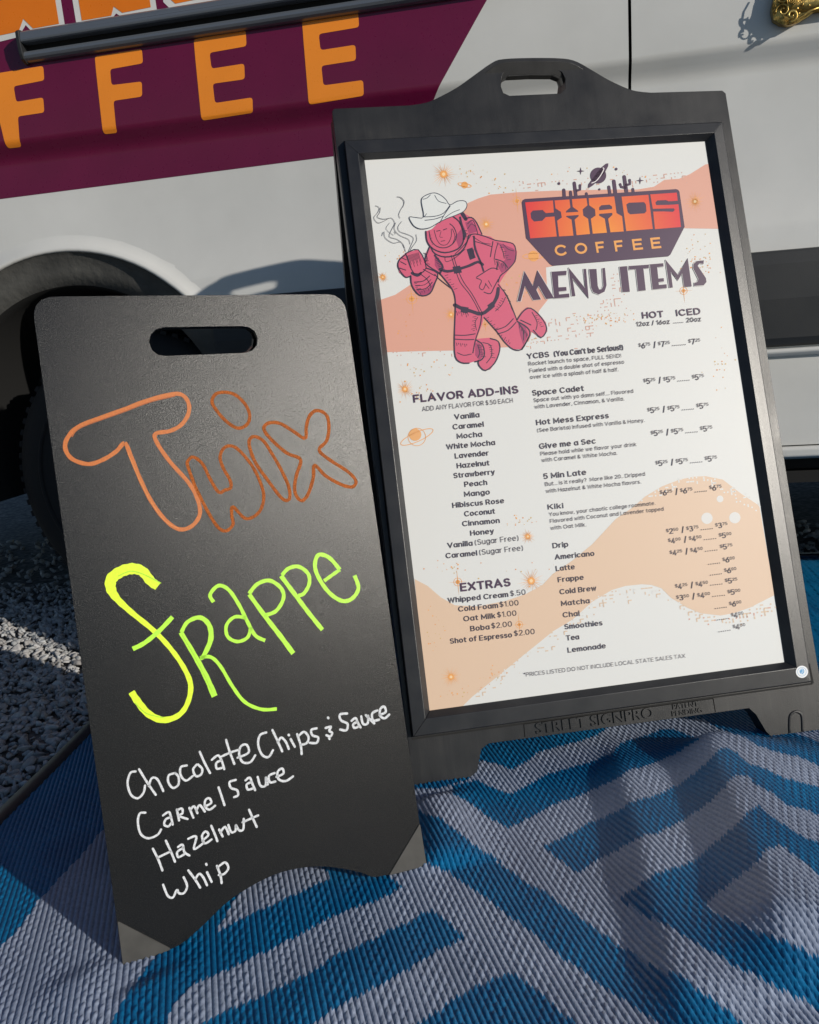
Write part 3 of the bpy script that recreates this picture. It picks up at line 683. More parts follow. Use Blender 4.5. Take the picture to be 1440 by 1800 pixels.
# wheel
def wheel(cx, cz, r, name='wheel'):
    w = empty(name, loc=(cx, 0, cz), parent=van)
    pr = [(.215, .035), (.225, .015), (.26, .004), (r-.055, .0), (r-.03, .008), (r-.010, .022), (r-.002, .04), (r, .06), (r, .19), (r-.01, .21), (r-.05, .225), (.22, .215)]
    lathe('tyre', pr, w, M_RUBBER, 96, center=(0, .075, 0))
    lathe('sidewall_ring', [(r-.075, .0), (r-.078, -.003), (r-.082, -.0035), (r-.086, .0)], w, M_RUBBER, 96, center=(0, .0745, 0))
    lathe('rim', [(.216, .03), (.205, .045), (.19, .09), (.16, .105), (.10, .10), (.075, .07), (.04, .065), (.001, .065)], w, M_RIM, 64, center=(0, .075, 0))
    bm = bmesh.new()
    for k in range(72):
        a = 2*math.pi*k/72
        M_ = Matrix.Rotation(-a, 4, 'Y')
        for y0_, y1_ in ((.105, .165), (.175, .215), (.225, .285)):
            vs = []
            for x_, y_, z_ in ((-.009, y0_, r-.006), (.009, y0_, r-.006), (.009, y1_, r-.006), (-.009, y1_, r-.006), (-.007, y0_, r+.004), (.007, y0_, r+.004), (.007, y1_, r+.004), (-.007, y1_, r+.004)):
                vs.append(bm.verts.new(M_ @ Vector((x_, y_, z_))))
            for f in ((0,1,5,4),(1,2,6,5),(2,3,7,6),(3,0,4,7),(4,5,6,7)): bm.faces.new([vs[i] for i in f])
    me = bpy.data.meshes.new('tread'); bm.to_mesh(me); bm.free(); link('tread', me, w, M_RUBBER)
    return w
WX = van_hit(223, 828)[0]
wheel(WX, .375, .385)
wheel(WX+3.9, .375, .385)
# purple wrap
pw = [(-2.45, 2.42)]
edgeL = [van_hit(x, y) for x, y in ((0, 351), (583, 277))]
zf = lambda x: edgeL[0][1]+(edgeL[1][1]-edgeL[0][1])*(x-edgeL[0][0])/(edgeL[1][0]-edgeL[0][0])
r0, r1 = van_hit(858, 0), van_hit(768, 168)
sl = (r1[0]-r0[0])/(r1[1]-r0[1])
ztop = 2.0; xe = lambda z: r0[0]+sl*(z-r0[1])
zb_ = zf(0.0)
pur = [(-2.45, zf(-2.45)), (xe(zf(.02))-.03, zf(.02)), (xe(zf(.02)+.015), zf(.02)+.02), (xe(ztop), ztop), (-2.45, ztop)]
sheet('purple_wrap', pur, .0007, M_PURPLE, xstep=.2)
def rnd(pts, r=.004, n=3):
    out = []
    for i in range(len(pts)):
        p0, p1, p2 = np.array(pts[i-1]), np.array(pts[i]), np.array(pts[(i+1) % len(pts)])
        a = p0-p1; b = p2-p1; la, lb = np.linalg.norm(a), np.linalg.norm(b); rr = min(r, la*.45, lb*.45)
        A = p1+a/la*rr; Bq = p1+b/lb*rr
        for k in range(n+1):
            t = k/n; out.append(tuple((1-t)**2*A+2*t*(1-t)*p1+t*t*Bq))
    return out
LET = [
 [(-40, 262), (152, 231), (156, 282), (48, 303), (57, 358), (152, 342), (156, 395), (63, 409), (77, 516), (28, 522)],
 [(333, 198), (499, 171), (503, 222), (387, 243), (392, 299), (499, 286), (500, 339), (399, 354), (414, 467), (366, 472)],
 [(681, 138), (864, 106), (867, 162), (737, 185), (744, 241), (859, 223), (861, 278), (748, 294), (756, 362), (888, 342), (891, 396), (711, 424)],
 [(1062, 73), (1259, 40), (1263, 95), (1121, 119), (1127, 176), (1250, 157), (1252, 212), (1130, 231), (1137, 300), (1277, 281), (1280, 336), (1087, 368)]]
for nm, l in zip(('letter_f', 'letter_f', 'letter_e', 'letter_e'), LET):
    sheet(nm, rnd([van_hit(*p, .0013) for p in cr((0, 0), 2, l)], .007), .0013, M_ORANGE)
S3 = (0, 0), 3.4286
big = [([(-200, 300), (0, 250), (112, 222), (155, 150), (208, 208), (394, 172), (378, -60)], [(-200, 270), (0, 224), (98, 203), (155, 128), (214, 186), (371, 157), (357, -60)]),
       ([(440, -60), (463, 160), (668, 121), (700, 80), (747, 110), (947, 70), (940, -60)], [(462, -60), (478, 138), (656, 108), (700, 53), (752, 91), (924, 57), (918, -60)]),
       ([(975, -60), (985, 12), (1030, 56), (1200, 32), (1500, -20), (1500, -60)], [(1000, -60), (1008, 6), (1042, 36), (1200, 10), (1400, -25), (1500, -60)])]
for wpoly, opoly in big:
    for k, (pl, off, m_, nm) in enumerate(((wpoly, .0013, M_VWHITE, 'letter_outline'), (opoly, .0019, M_ORANGE2, 'big_letter'))):
        w_ = [van_hit(*p, off) for p in cr(*S3, pl if k == 0 else [(x+(15 if x < np.mean([a[0] for a in pl]) else -15), y-15) for x, y in pl])]
        a_, b_ = w_[0], w_[-1]
        if pl[0][0] == -200: w_ = [(-1.75, w_[0][1])]+w_[1:-1]+[(w_[-1][0]-.02, 1.85), (-1.75, 1.85)]
        else: w_ = [(a_[0]-.02, 1.85)]+w_[1:-1]+[(b_[0]-.02, 1.85)]
        sheet(nm, w_, off, m_)
# channel rail on the flank
def at_y(px, py, y):
    P = CP + y/ray(px, py)[1]*ray(px, py); return P
zb_r = van_hit(54, 112)[1]; xr0 = van_hit(48, 88)[0]; RL = SEAM-.12-xr0; print('rail', xr0, zb_r)
def extr(name, prof, x0, x1, m, parent=van, close=True):
    bm = bmesh.new(); rr = [[bm.verts.new((x, y, z)) for y, z in prof] for x in (x0, x1)]
    n_ = len(prof)
    for j in range(n_ if close else n_-1): bm.faces.new((rr[0][j], rr[1][j], rr[1][(j+1) % n_], rr[0][(j+1) % n_]))
    if close: bm.faces.new(rr[0]); bm.faces.new(rr[1][::-1])
    bmesh.ops.recalc_face_normals(bm, faces=bm.faces); me = bpy.data.meshes.new(name); bm.to_mesh(me); bm.free()
    return link(name, me, parent, m)
rail = empty('awning_rail', loc=(0, 0, 0), parent=van)
yo = vy(zb_r)-VD
def RP(l): return [(yo+a, zb_r+b) for a, b in l]
extr('rail_roll', RP([(.004, 0), (-.008, .0), (-.014, .002), (-.019, .006), (-.0215, .011), (-.021, .016), (-.018, .0205), (-.012, .023), (-.006, .0235), (.004, .0235)]), xr0+.003, xr0+RL, M_RAIL, rail, True)
bev(extr('rail_face', RP([(.004, .038), (-.022, .038), (-.026, .040), (-.027, .044), (-.025, .060), (-.020, .064), (.004, .066)]), xr0+.003, xr0+RL, M_RAIL, rail), .001)
extr('rail_channel', RP([(.004, .0236), (-.003, .0236), (-.003, .0379), (.004, .0379)]), xr0+.003, xr0+RL, M_VOID, rail)
bev(extr('rail_end_cap', RP([(.004, -.003), (-.010, -.003), (-.022, .004), (-.026, .014), (-.029, .040), (-.029, .062), (-.022, .067), (.004, .070)]), xr0-.006, xr0+.003, M_BLACK, rail), .0015)

# ornate gilt picture frame fixed to the flank
M_GOLD = mat('old_gilt', (.50, .33, .09), .32, .9)
n = noise(M_GOLD, 60, 5); L(M_GOLD, ramp(M_GOLD, n, [(.35, (.22, .13, .03)), (.6, (.60, .42, .13))]), B(M_GOLD).inputs['Base Color'])
L(M_GOLD, bump(M_GOLD, noise(M_GOLD, 350, 4), .4, .0012), B(M_GOLD).inputs['Normal'])
GY = VD-.030
gA = at_y(1366, 36, GY); gB = at_y(1440, 8, GY)
gx0, gz0 = gA[0], gA[2]
gw, gh = .30, .38
gf = empty('gilt_frame', loc=(gx0, GY, gz0)); gf.scale = (1, .66, 1)
tag(gf, 'ornate gold picture frame with scrolled corner fixed on the white van', 'picture frame')
bm = bmesh.new()
def rect_mould(bm, x0, x1, z0, z1, secp):
    cs = [(x0, z0, 1, 1), (x1, z0, -1, 1), (x1, z1, -1, -1), (x0, z1, 1, -1)]
    rr = [[bm.verts.new((x+sx*d, y, z+sz*d)) for d, y in secp] for x, z, sx, sz in cs]
    for i in range(4):
        for j in range(len(secp)-1): bm.faces.new((rr[i][j], rr[(i+1) % 4][j], rr[(i+1) % 4][j+1], rr[i][j+1]))
rect_mould(bm, .012, gw-.012, .012, gh-.012, [(0, .044), (0, .012), (.004, .004), (.010, .001), (.016, .006), (.022, .008), (.028, .003), (.034, .006), (.038, .016), (.042, .018), (.042, .04)])
bmesh.ops.recalc_face_normals(bm, faces=bm.faces); me = bpy.data.meshes.new('moulding'); bm.to_mesh(me); bm.free(); link('moulding', me, gf, M_GOLD, True)
box('backing', .05, gw-.05, .028, .034, .05, gh-.05, gf, M_BLACK)
def scroll(cx, cz, sx, sz):
    bm = bmesh.new()
    def spiral(x, z, r, turns, a0, sgn, tr):
        pts = []
        for i in range(26):
            t = i/25; a = a0+sgn*turns*2*math.pi*t; rr = r*(1-.85*t)
            pts.append((x+rr*math.cos(a), -.003-.006*t, z+rr*math.sin(a)))
        tube_bm(bm, pts, tr, 8, tr*.6)
    spiral(.004, .010, .014, 1.4, math.radians(200), -1, .0019)
    spiral(.020, -.001, .012, 1.3, math.radians(250), 1, .0034)
    spiral(.004, .034, .012, 1.2, math.radians(150), 1, .0028)
    tube_bm(bm, [(-.007, 0, .012), (-.012, .002, .03), (-.006, 0, .05), (.004, 0, .066)], .0019, 8, .0016)
    tube_bm(bm, [(.018, 0, -.010), (.030, 0, -.010), (.042, 0, -.004), (.056, 0, .004), (.075, .001, .008)], .0040, 8, .0018)
    for k in range(6):
        a = math.radians(30+15*k); tube_bm(bm, [(.014, -.004, .012), (.014+.016*math.cos(a), -.010, .012+.016*math.sin(a)), (.014+.030*math.cos(a), -.003, .012+.030*math.sin(a))], .0013, 8, .0012)
    for x, z, r in ((.030, .010, .0035), (.040, .016, .003), (.012, .030, .0035), (.052, .013, .0025), (.034, .001, .0025)):
        g = bmesh.ops.create_icosphere(bm, subdivisions=2, radius=r)
        for v_ in g['verts']: v_.co += Vector((x, -.004, z))
    # solid leaf body under the scrolls
    pts = [(-.010, .0), (-.014, .02), (-.008, .05), (.002, .075), (.012, .05), (.02, .03), (.05, .014), (.08, .012), (.055, -.003), (.035, -.012), (.018, -.014), (.004, -.010)]
    nf0 = len(bm.faces)
    v0 = [bm.verts.new((x, .016, z)) for x, z in pts]; v1 = [bm.verts.new((x*.96, .040, z*.96)) for x, z in pts]
    bm.faces.new(v0)
    for i in range(len(pts)): bm.faces.new((v0[i], v0[(i+1) % len(pts)], v1[(i+1) % len(pts)], v1[i]))
    for v_ in bm.verts: v_.co.x *= sx; v_.co.z *= sz
    bmesh.ops.recalc_face_normals(bm, faces=bm.faces)
    me = bpy.data.meshes.new('scroll_ornament'); bm.to_mesh(me); bm.free()
    o = link('scroll_ornament', me, gf, M_GOLD, True)
    for p in list(me.polygons)[nf0:]: p.use_smooth = False
    o.location = (cx, 0, cz)
for cx, cz, sx, sz in ((.006, .006, 1, 1), (gw-.006, .006, -1, 1), (.006, gh-.006, 1, -1), (gw-.006, gh-.006, -1, -1)): scroll(cx, cz, sx, sz)

# ------------------------------------------------------------------ signs
FS = Frame(.0767, 1.2277, .3162, .2916, .0091)
sgn = empty('menu_sign', mat=FS.matrix())
tag(sgn, 'tall black plastic sandwich board holding a printed coffee menu poster', 'sidewalk sign')
OF = -.0006
hump = cr((720, 0), 2, [(0, 370), (60, 360), (110, 338), (170, 305), (230, 262), (290, 220), (330, 207), (430, 203), (540, 205), (590, 217), (640, 245), (700, 280), (760, 308), (800, 320), (850, 325)])
OUT = [(587, 191)] + smooth(hump, 3) + [(1270, 159), (1276, 164)] + [(1384, 840), (1427, 1107), (1457, 1281), (1440, 1283), (1355, 1294), (1347, 1286), (1329, 1256), (1317, 1245), (859, 1307), (846, 1317), (839, 1356), (821, 1371), (731, 1384), (727, 1380), (584, 196)]
HOLE = [(881, 140), (884, 129), (895, 123), (935, 121), (975, 121), (988, 126), (994, 137), (994, 156), (986, 164), (940, 166), (896, 168), (885, 163), (881, 152)]
o2 = FS.hits(OUT, OF); h2 = FS.hits(HOLE, OF)
bev(prism('front_leaf', o2, [h2], -OF, .030, sgn, M_SIGN), .0022, 2)
topz = max(p[1] for p in o2)
rear = prism('rear_leaf', o2, [h2], 0, .032, sgn, M_SIGN); bev(rear, .002, 2)
hz = topz-.09
rear.matrix_basis = Matrix.Translation((0, .036, hz)) @ Matrix.Rotation(.50, 4, 'X') @ Matrix.Translation((0, 0, -hz))
for sx in (-.27, .27):
    bm = bmesh.new(); tube_bm(bm, [(sx-.02, .033, hz+.01), (sx+.02, .033, hz+.01)], .006, 10)
    me = bpy.data.meshes.new('hinge'); bm.to_mesh(me); bm.free(); link('hinge', me, sgn, M_BLACK, True)
# snap frame of four mitred rails
RINGS = [([(605, 247), (1270, 214), (1427, 1199), (725.5, 1296)], OF), ([(606, 248), (1269, 215), (1426, 1198), (726.5, 1295)], .0125), ([(630, 269), (1256, 233), (1401, 1174), (748, 1264)], .0135), ([(641, 281), (1240, 248), (1380, 1164), (755.5, 1249)], .0012)]
C4 = [[(*FS.hit(p, off), off) for p in pts] for pts, off in RINGS]
for i in range(4):
    j = (i+1) % 4
    vs = [(C4[k][c][0], -C4[k][c][2], C4[k][c][1]) for c in (i, j) for k in range(4)]
    # underside behind the ring
    vs += [(C4[3][i][0], .001, C4[3][i][1]), (C4[0][i][0], .001, C4[0][i][1]), (C4[3][j][0], .001, C4[3][j][1]), (C4[0][j][0], .001, C4[0][j][1])]
    me = bpy.data.meshes.new('frame_rail'); me.from_pydata(vs, [], [(0, 4, 5, 1), (1, 5, 6, 2), (2, 6, 7, 3), (3, 7, 10, 8), (9, 11, 4, 0), (0, 1, 2, 3, 8, 9), (4, 11, 10, 7, 6, 5)])
    bm = bmesh.new(); bm.from_mesh(me); bmesh.ops.recalc_face_normals(bm, faces=bm.faces); bm.to_mesh(me); bm.free()
    bev(link('frame_rail', me, sgn, M_BEZEL), .0009, 2, 25)
# dark seam under the bottom rail and the small slot beside the sticker
sp = Print(FS, OF+.0004)
sp.stroke([(724, 1299), (1428, 1202)], 3.2, (.004, .004, .004), sm=False, cap=False)
sp.poly([(1420.5, 1168), (1424, 1166), (1431, 1200), (1427, 1204)], (.004, .004, .004))
sp.stroke([(606, 262), (724, 1296)], 1.6, (.006, .006, .006), sm=False, cap=False)
sp.build('seam', sgn, attr_mat('seam_shadow_gap', .8))
gl = Print(FS, OF+.0004)
for l in ([(921, 1273), (1254, 1228)], [(1254, 1228), (1258, 1252)], [(921, 1273), (923, 1296)]): gl.stroke(l, 1.1, (.006, .006, .006), sm=False, cap=False)
gl.build('plate_outline', sgn, M_INK)
def emboss(name, body, x0, y0, x1, y1, cap, parent, m, fr, off, d=.0016):
    A = np.array(fr.hit((x0, y0), off)); Bq = np.array(fr.hit((x1, y1), off)); U = np.array(fr.hit((x0-.12*cap, y0-cap), off)); ch = np.linalg.norm(U-A)
    cu = bpy.data.curves.new('t', 'FONT'); cu.body = body; cu.resolution_u = 3; cu.extrude = .5; cu.offset = .006
    ob = bpy.data.objects.new('t', cu); SC.collection.objects.link(ob)
    me = bpy.data.meshes.new_from_object(ob.evaluated_get(bpy.context.evaluated_depsgraph_get()))
    bpy.data.objects.remove(ob); bpy.data.curves.remove(cu)
    V = np.array([v_.co[:] for v_ in me.vertices]); xmin, xmax = V[:, 0].min(), V[:, 0].max()
    e = (Bq-A); Ln = np.linalg.norm(e); e /= Ln; nn = np.array([-e[1], e[0]]); sx = Ln/(xmax-xmin); sy = ch/.70
    for v_, c in zip(me.vertices, V):
        p = A+e*(c[0]-xmin)*sx+nn*c[1]*sy; v_.co = (p[0], -(off+c[2]*d), p[1])
    me.materials.clear(); return link(name, me, parent, m)
emboss('raised_lettering', 'STREET SIGNPRO', 943, 1290, 1149, 1261, 19, sgn, M_SIGN, FS, OF, .0042)
emboss('raised_lettering', 'PATENT', 1183, 1247, 1228, 1241, 9, sgn, M_SIGN, FS, OF, .003)
emboss('raised_lettering', 'PENDING', 1182, 1259, 1235, 1252, 9, sgn, M_SIGN, FS, OF, .003)
bm = bmesh.new()
tube_bm(bm, [(*[FS.hit(p, OF)[0]], -OF+.0005, FS.hit(p, OF)[1]) for p in smooth([(1388, 1288), (1388, 1264), (1391, 1255), (1399, 1251), (1407, 1254), (1410, 1262), (1411, 1286)], 4)], .0024, 8)
me = bpy.data.meshes.new('moulded_loop'); bm.to_mesh(me); bm.free(); link('moulded_loop', me, sgn, M_SIGN, True)

# --- poster
PA = [FS.hit(p, .0003) for p in [(638, 278), (1243, 245), (1384, 1168), (752, 1253)]]
WH = (.68, .685, .67)
ps = Print(FS, .0003); ps.poly(PA, WH, local=True)
poster = ps.build('poster', sgn, M_PRINT)
SAL = (.68, .345, .26); TAN = (.69, .50, .36); PUR = (.060, .022, .062); INKC = (.055, .038, .058); PINK = (.62, .10, .18); DK = (.030, .016, .045); OR = (.80, .36, .10)
bg_ = Print(FS, .0005)
sal = [(669, 527), (695, 518), (722, 500), (760, 430), (822, 357), (840, 349), (862, 342), (907, 338), (972, 335), (1074, 333), (1120, 333), (1150, 328), (1168, 316), (1194, 314), (1213, 306), (1240, 289)]
right = [(1246, 288), (1263, 402)]
bg_.poly(sal+right+[(1202, 401), (1180, 410), (1120, 440), (960, 470), (963, 527), (948, 546), (930, 600), (900, 610), (850, 612), (798, 616), (740, 617), (681, 619)], SAL)
tan = [(729, 1018), (752, 1030), (775, 1050), (800, 1064), (840, 1066), (890, 1056), (925, 1044), (954, 1028), (972, 1009), (1007, 985), (1041, 957), (1083, 912), (1114, 891), (1134, 873), (1164, 855), (1195, 843), (1220, 838), (1241, 837), (1271, 843), (1302, 867), (1335, 889), (1362, 1046), (1319, 1068), (1290, 1078), (1267, 1082), (1232, 1078), (1208, 1068), (1180, 1051), (1163, 1034), (1145, 1028), (1128, 1027), (1100, 1030), (1076, 1037), (1041, 1058), (1007, 1089), (972, 1110), (940, 1136), (920, 1152), (880, 1185), (830, 1225), (812, 1243), (752, 1252)]
bg_.poly(tan, TAN)
# right strip of salmon near the lower edge of the paper is a touch pinker
bg_.z = 1
rr_ = random.Random(5)
def squares(path, spread, n, col, s0=2.0, s1=4.0, col2=None):
    """little woven-looking dashes, dots and angles on a slanting lattice"""
    seen = set(); ex = np.array((6.3, -.62)); ey = np.array((.95, 6.1))
    for _ in range(n):
        i = rr_.randrange(len(path)-1); t = rr_.random(); a, b = path[i], path[i+1]
        x = a[0]+(b[0]-a[0])*t+rr_.gauss(0, spread); y = a[1]+(b[1]-a[1])*t+abs(rr_.gauss(0, spread))
        j = round((y+.1*x)/6.2); i2 = round((x-.95*j)/6.3)
        if (i2, j) in seen: continue
        seen.add((i2, j)); o = ex*i2+ey*j; k = rr_.random(); c = col if rr_.random() < .8 or col2 is None else col2; h = s0*.5
        def bar(p, d, l): 
            e = d/np.linalg.norm(d); q = np.array((-e[1], e[0]))*h*.8; bg_.poly([tuple(p-q), tuple(p+e*l-q), tuple(p+e*l+q), tuple(p+q)], c)
        if k < .62: bg_.disc(tuple(o), h*1.05, c, 8)
        elif k < .78: bar(o, ex, 5.5)
        elif k < .9: bar(o, ey, 5)
        else: bar(o, ex, 6); bar(o+ex*.95*0, ey, 6)
LS = (.62, .36, .29); LT = (.66, .50, .37)
squares([(684, 620), (800, 618), (860, 614)], 2.5, 40, LS, 2, 3.6)
squares([(940, 560), (1000, 556), (1050, 545), (1080, 520), (1090, 470)], 10, 90, LS, 2, 4)
squares([(930, 600), (1000, 585), (1040, 570)], 7, 40, LS, 2, 4)
squares([(910, 318), (980, 314), (1060, 308), (1140, 306), (1200, 302)], 7, 80, LS, 2, 4)
squares([(825, 1225), (920, 1152), (1007, 1089), (1041, 1058), (1076, 1040), (1128, 1030), (1163, 1036), (1208, 1070)], 6, 150, LT, 2.5, 5, (.68, .67, .65))
squares([(1208, 1070), (1270, 1086), (1330, 1070), (1355, 1060)], 8, 90, LT, 3, 6, LS)
squares([(1134, 873), (1195, 843), (1240, 836), (1300, 862), (1330, 888)], 6, 60, (.68, .68, .66), 3, 6)
for x, y, r in ((1243, 911, 10), (1292, 910, 10), (1266, 877, 6)):       # round white discs on the tan wash
    bg_.disc((x, y), r, (.68, .67, .65), 18)
bg_.z = 2
def burst(x, y, r, n=26, col=OR):
    for k in range(n):
        a = 2*math.pi*k/n+rr_.uniform(-.05, .05); q = r*(rr_.uniform(.55, 1.0) if k % 2 else rr_.uniform(.8, 1.15))
        c, s_ = math.cos(a), math.sin(a); r0_ = r*.24
        bg_.poly([(x+r0_*c-.45*s_, y+r0_*s_+.45*c), (x+r0_*c+.45*s_, y+r0_*s_-.45*c), (x+q*c, y+q*s_)], col)
    bg_.disc((x, y), r*.27, col, 10); bg_.z += 1; bg_.disc((x, y), r*.13, (.85, .62, .35), 8); bg_.z -= 1
def target(x, y, r, col=OR):
    bg_.stroke([(x+r*.5*math.cos(a), y+r*.5*math.sin(a)) for a in np.linspace(0, 2*math.pi, 13)[:-1]], .8, col, closed=True, n=2)
    bg_.disc((x, y), r*.28, col, 10)
    for dx, dy in ((1.2, -.08), (-1.2, .08), (.15, 1.7), (-.15, -1.7)): bg_.poly([(x-dy*.4, y+dx*.4), (x+dy*.4, y-dx*.4), (x+dx*r, y+dy*r)], col)
def saturn(x, y, r, a=-.35, fill=True, col=OR):
    (bg_.disc((x, y), r*.5, col, 14) if fill else bg_.stroke([(x+r*.5*math.cos(t), y+r*.5*math.sin(t)) for t in np.linspace(0, 2*math.pi, 13)[:-1]], 1, col, closed=True, n=2))
    ring = [(x+r*math.cos(t)*math.cos(a)-r*.26*math.sin(t)*math.sin(a), y+r*math.cos(t)*math.sin(a)+r*.26*math.sin(t)*math.cos(a)) for t in np.linspace(0, 2*math.pi, 21)[:-1]]
    bg_.stroke(ring, 1.2, col, closed=True, n=2)
for x, y, r in ((780, 306, 24), (712, 684, 18), (1222, 354, 19), (928, 943, 13), (934, 1021, 24), (793, 1190, 20), (673, 487, 11), (1222, 354, 10), (855, 394, 17), (793, 553, 15)): burst(x, y, r)
for x, y, r in ((724, 525, 18), (805, 1023, 14), (1202, 511, 13), (909, 353, 14), (913, 1098, 12), (853, 570, 8)): target(x, y, r)
saturn(817, 325, 12, .2); saturn(938, 450, 19, -.05)
saturn(733, 768, 31, -.42, False); bg_.disc((730, 764), 11, (.78, .40, .16), 14)
for cx, cy, sx_, sy_, n_ in ((830, 300, 30, 22, 30), (880, 330, 30, 14, 18), (700, 455, 18, 14, 14), (900, 500, 26, 26, 24), (720, 580, 40, 30, 20), (750, 650, 40, 14, 22), (690, 705, 18, 22, 20), (740, 690, 24, 12, 16),
                          (1225, 470, 26, 14, 40), (1060, 560, 40, 10, 60), (1260, 640, 26, 50, 22), (1230, 440, 26, 24, 24), (1050, 300, 60, 16, 14), (800, 1000, 34, 10, 18), (920, 915, 20, 8, 20), (770, 1120, 40, 40, 22), (800, 1225, 30, 14, 26), (880, 1190, 30, 16, 26), (950, 1010, 40, 20, 12), (1300, 540, 16, 60, 10), (930, 600, 30, 14, 14), (745, 1090, 20, 30, 14)):
    for _ in range(n_):
        x, y = rr_.gauss(cx, sx_*.6), rr_.gauss(cy, sy_*.6)
        if x > 660 and x < 1335 and 290 < y < 1225 and x > 655+(y-300)*.118: bg_.disc((x, y), rr_.uniform(.5, 1.5), rr_.choice((OR, (.70, .30, .12), (.60, .42, .18))), 6)
bg_.build('background_print', poster, M_PRINT)

# --- astronaut drinking coffee
AS = lambda l: cr((640, 260), 4.5, l)
ap_ = Print(FS, .0011)
body = [(540, 640), (620, 560), (700, 530), (790, 515), (850, 550), (900, 600), (940, 690), (1000, 700), (1040, 728), (1110, 740), (1180, 750), (1212, 820), (1200, 900), (1150, 960), (1110, 1010), (1072, 1070), (1120, 1170), (1170, 1280), (1210, 1350), (1250, 1290), (1290, 1258), (1360, 1290), (1410, 1340), (1440, 1380), (1452, 1450), (1410, 1500), (1365, 1480), (1325, 1450), (1290, 1520), (1240, 1592), (1180, 1592), (1110, 1530), (1060, 1460), (1000, 1390), (950, 1340), (925, 1420), (890, 1510), (1000, 1500), (1060, 1530), (1075, 1600), (1045, 1690), (1000, 1752), (950, 1762), (910, 1720), (900, 1680), (830, 1702), (770, 1695), (722, 1660), (715, 1500), (720, 1300), (715, 1170), (690, 1100), (640, 1030), (590, 990), (560, 1060), (525, 1150), (450, 1170), (400, 1120), (370, 1060), (362, 1015), (330, 1022), (280, 985), (263, 930), (285, 870), (330, 830), (430, 803), (452, 840), (478, 900), (490, 830), (520, 780), (490, 730), (488, 660)]
ap_.poly(AS(body), PINK); ap_.z = 2
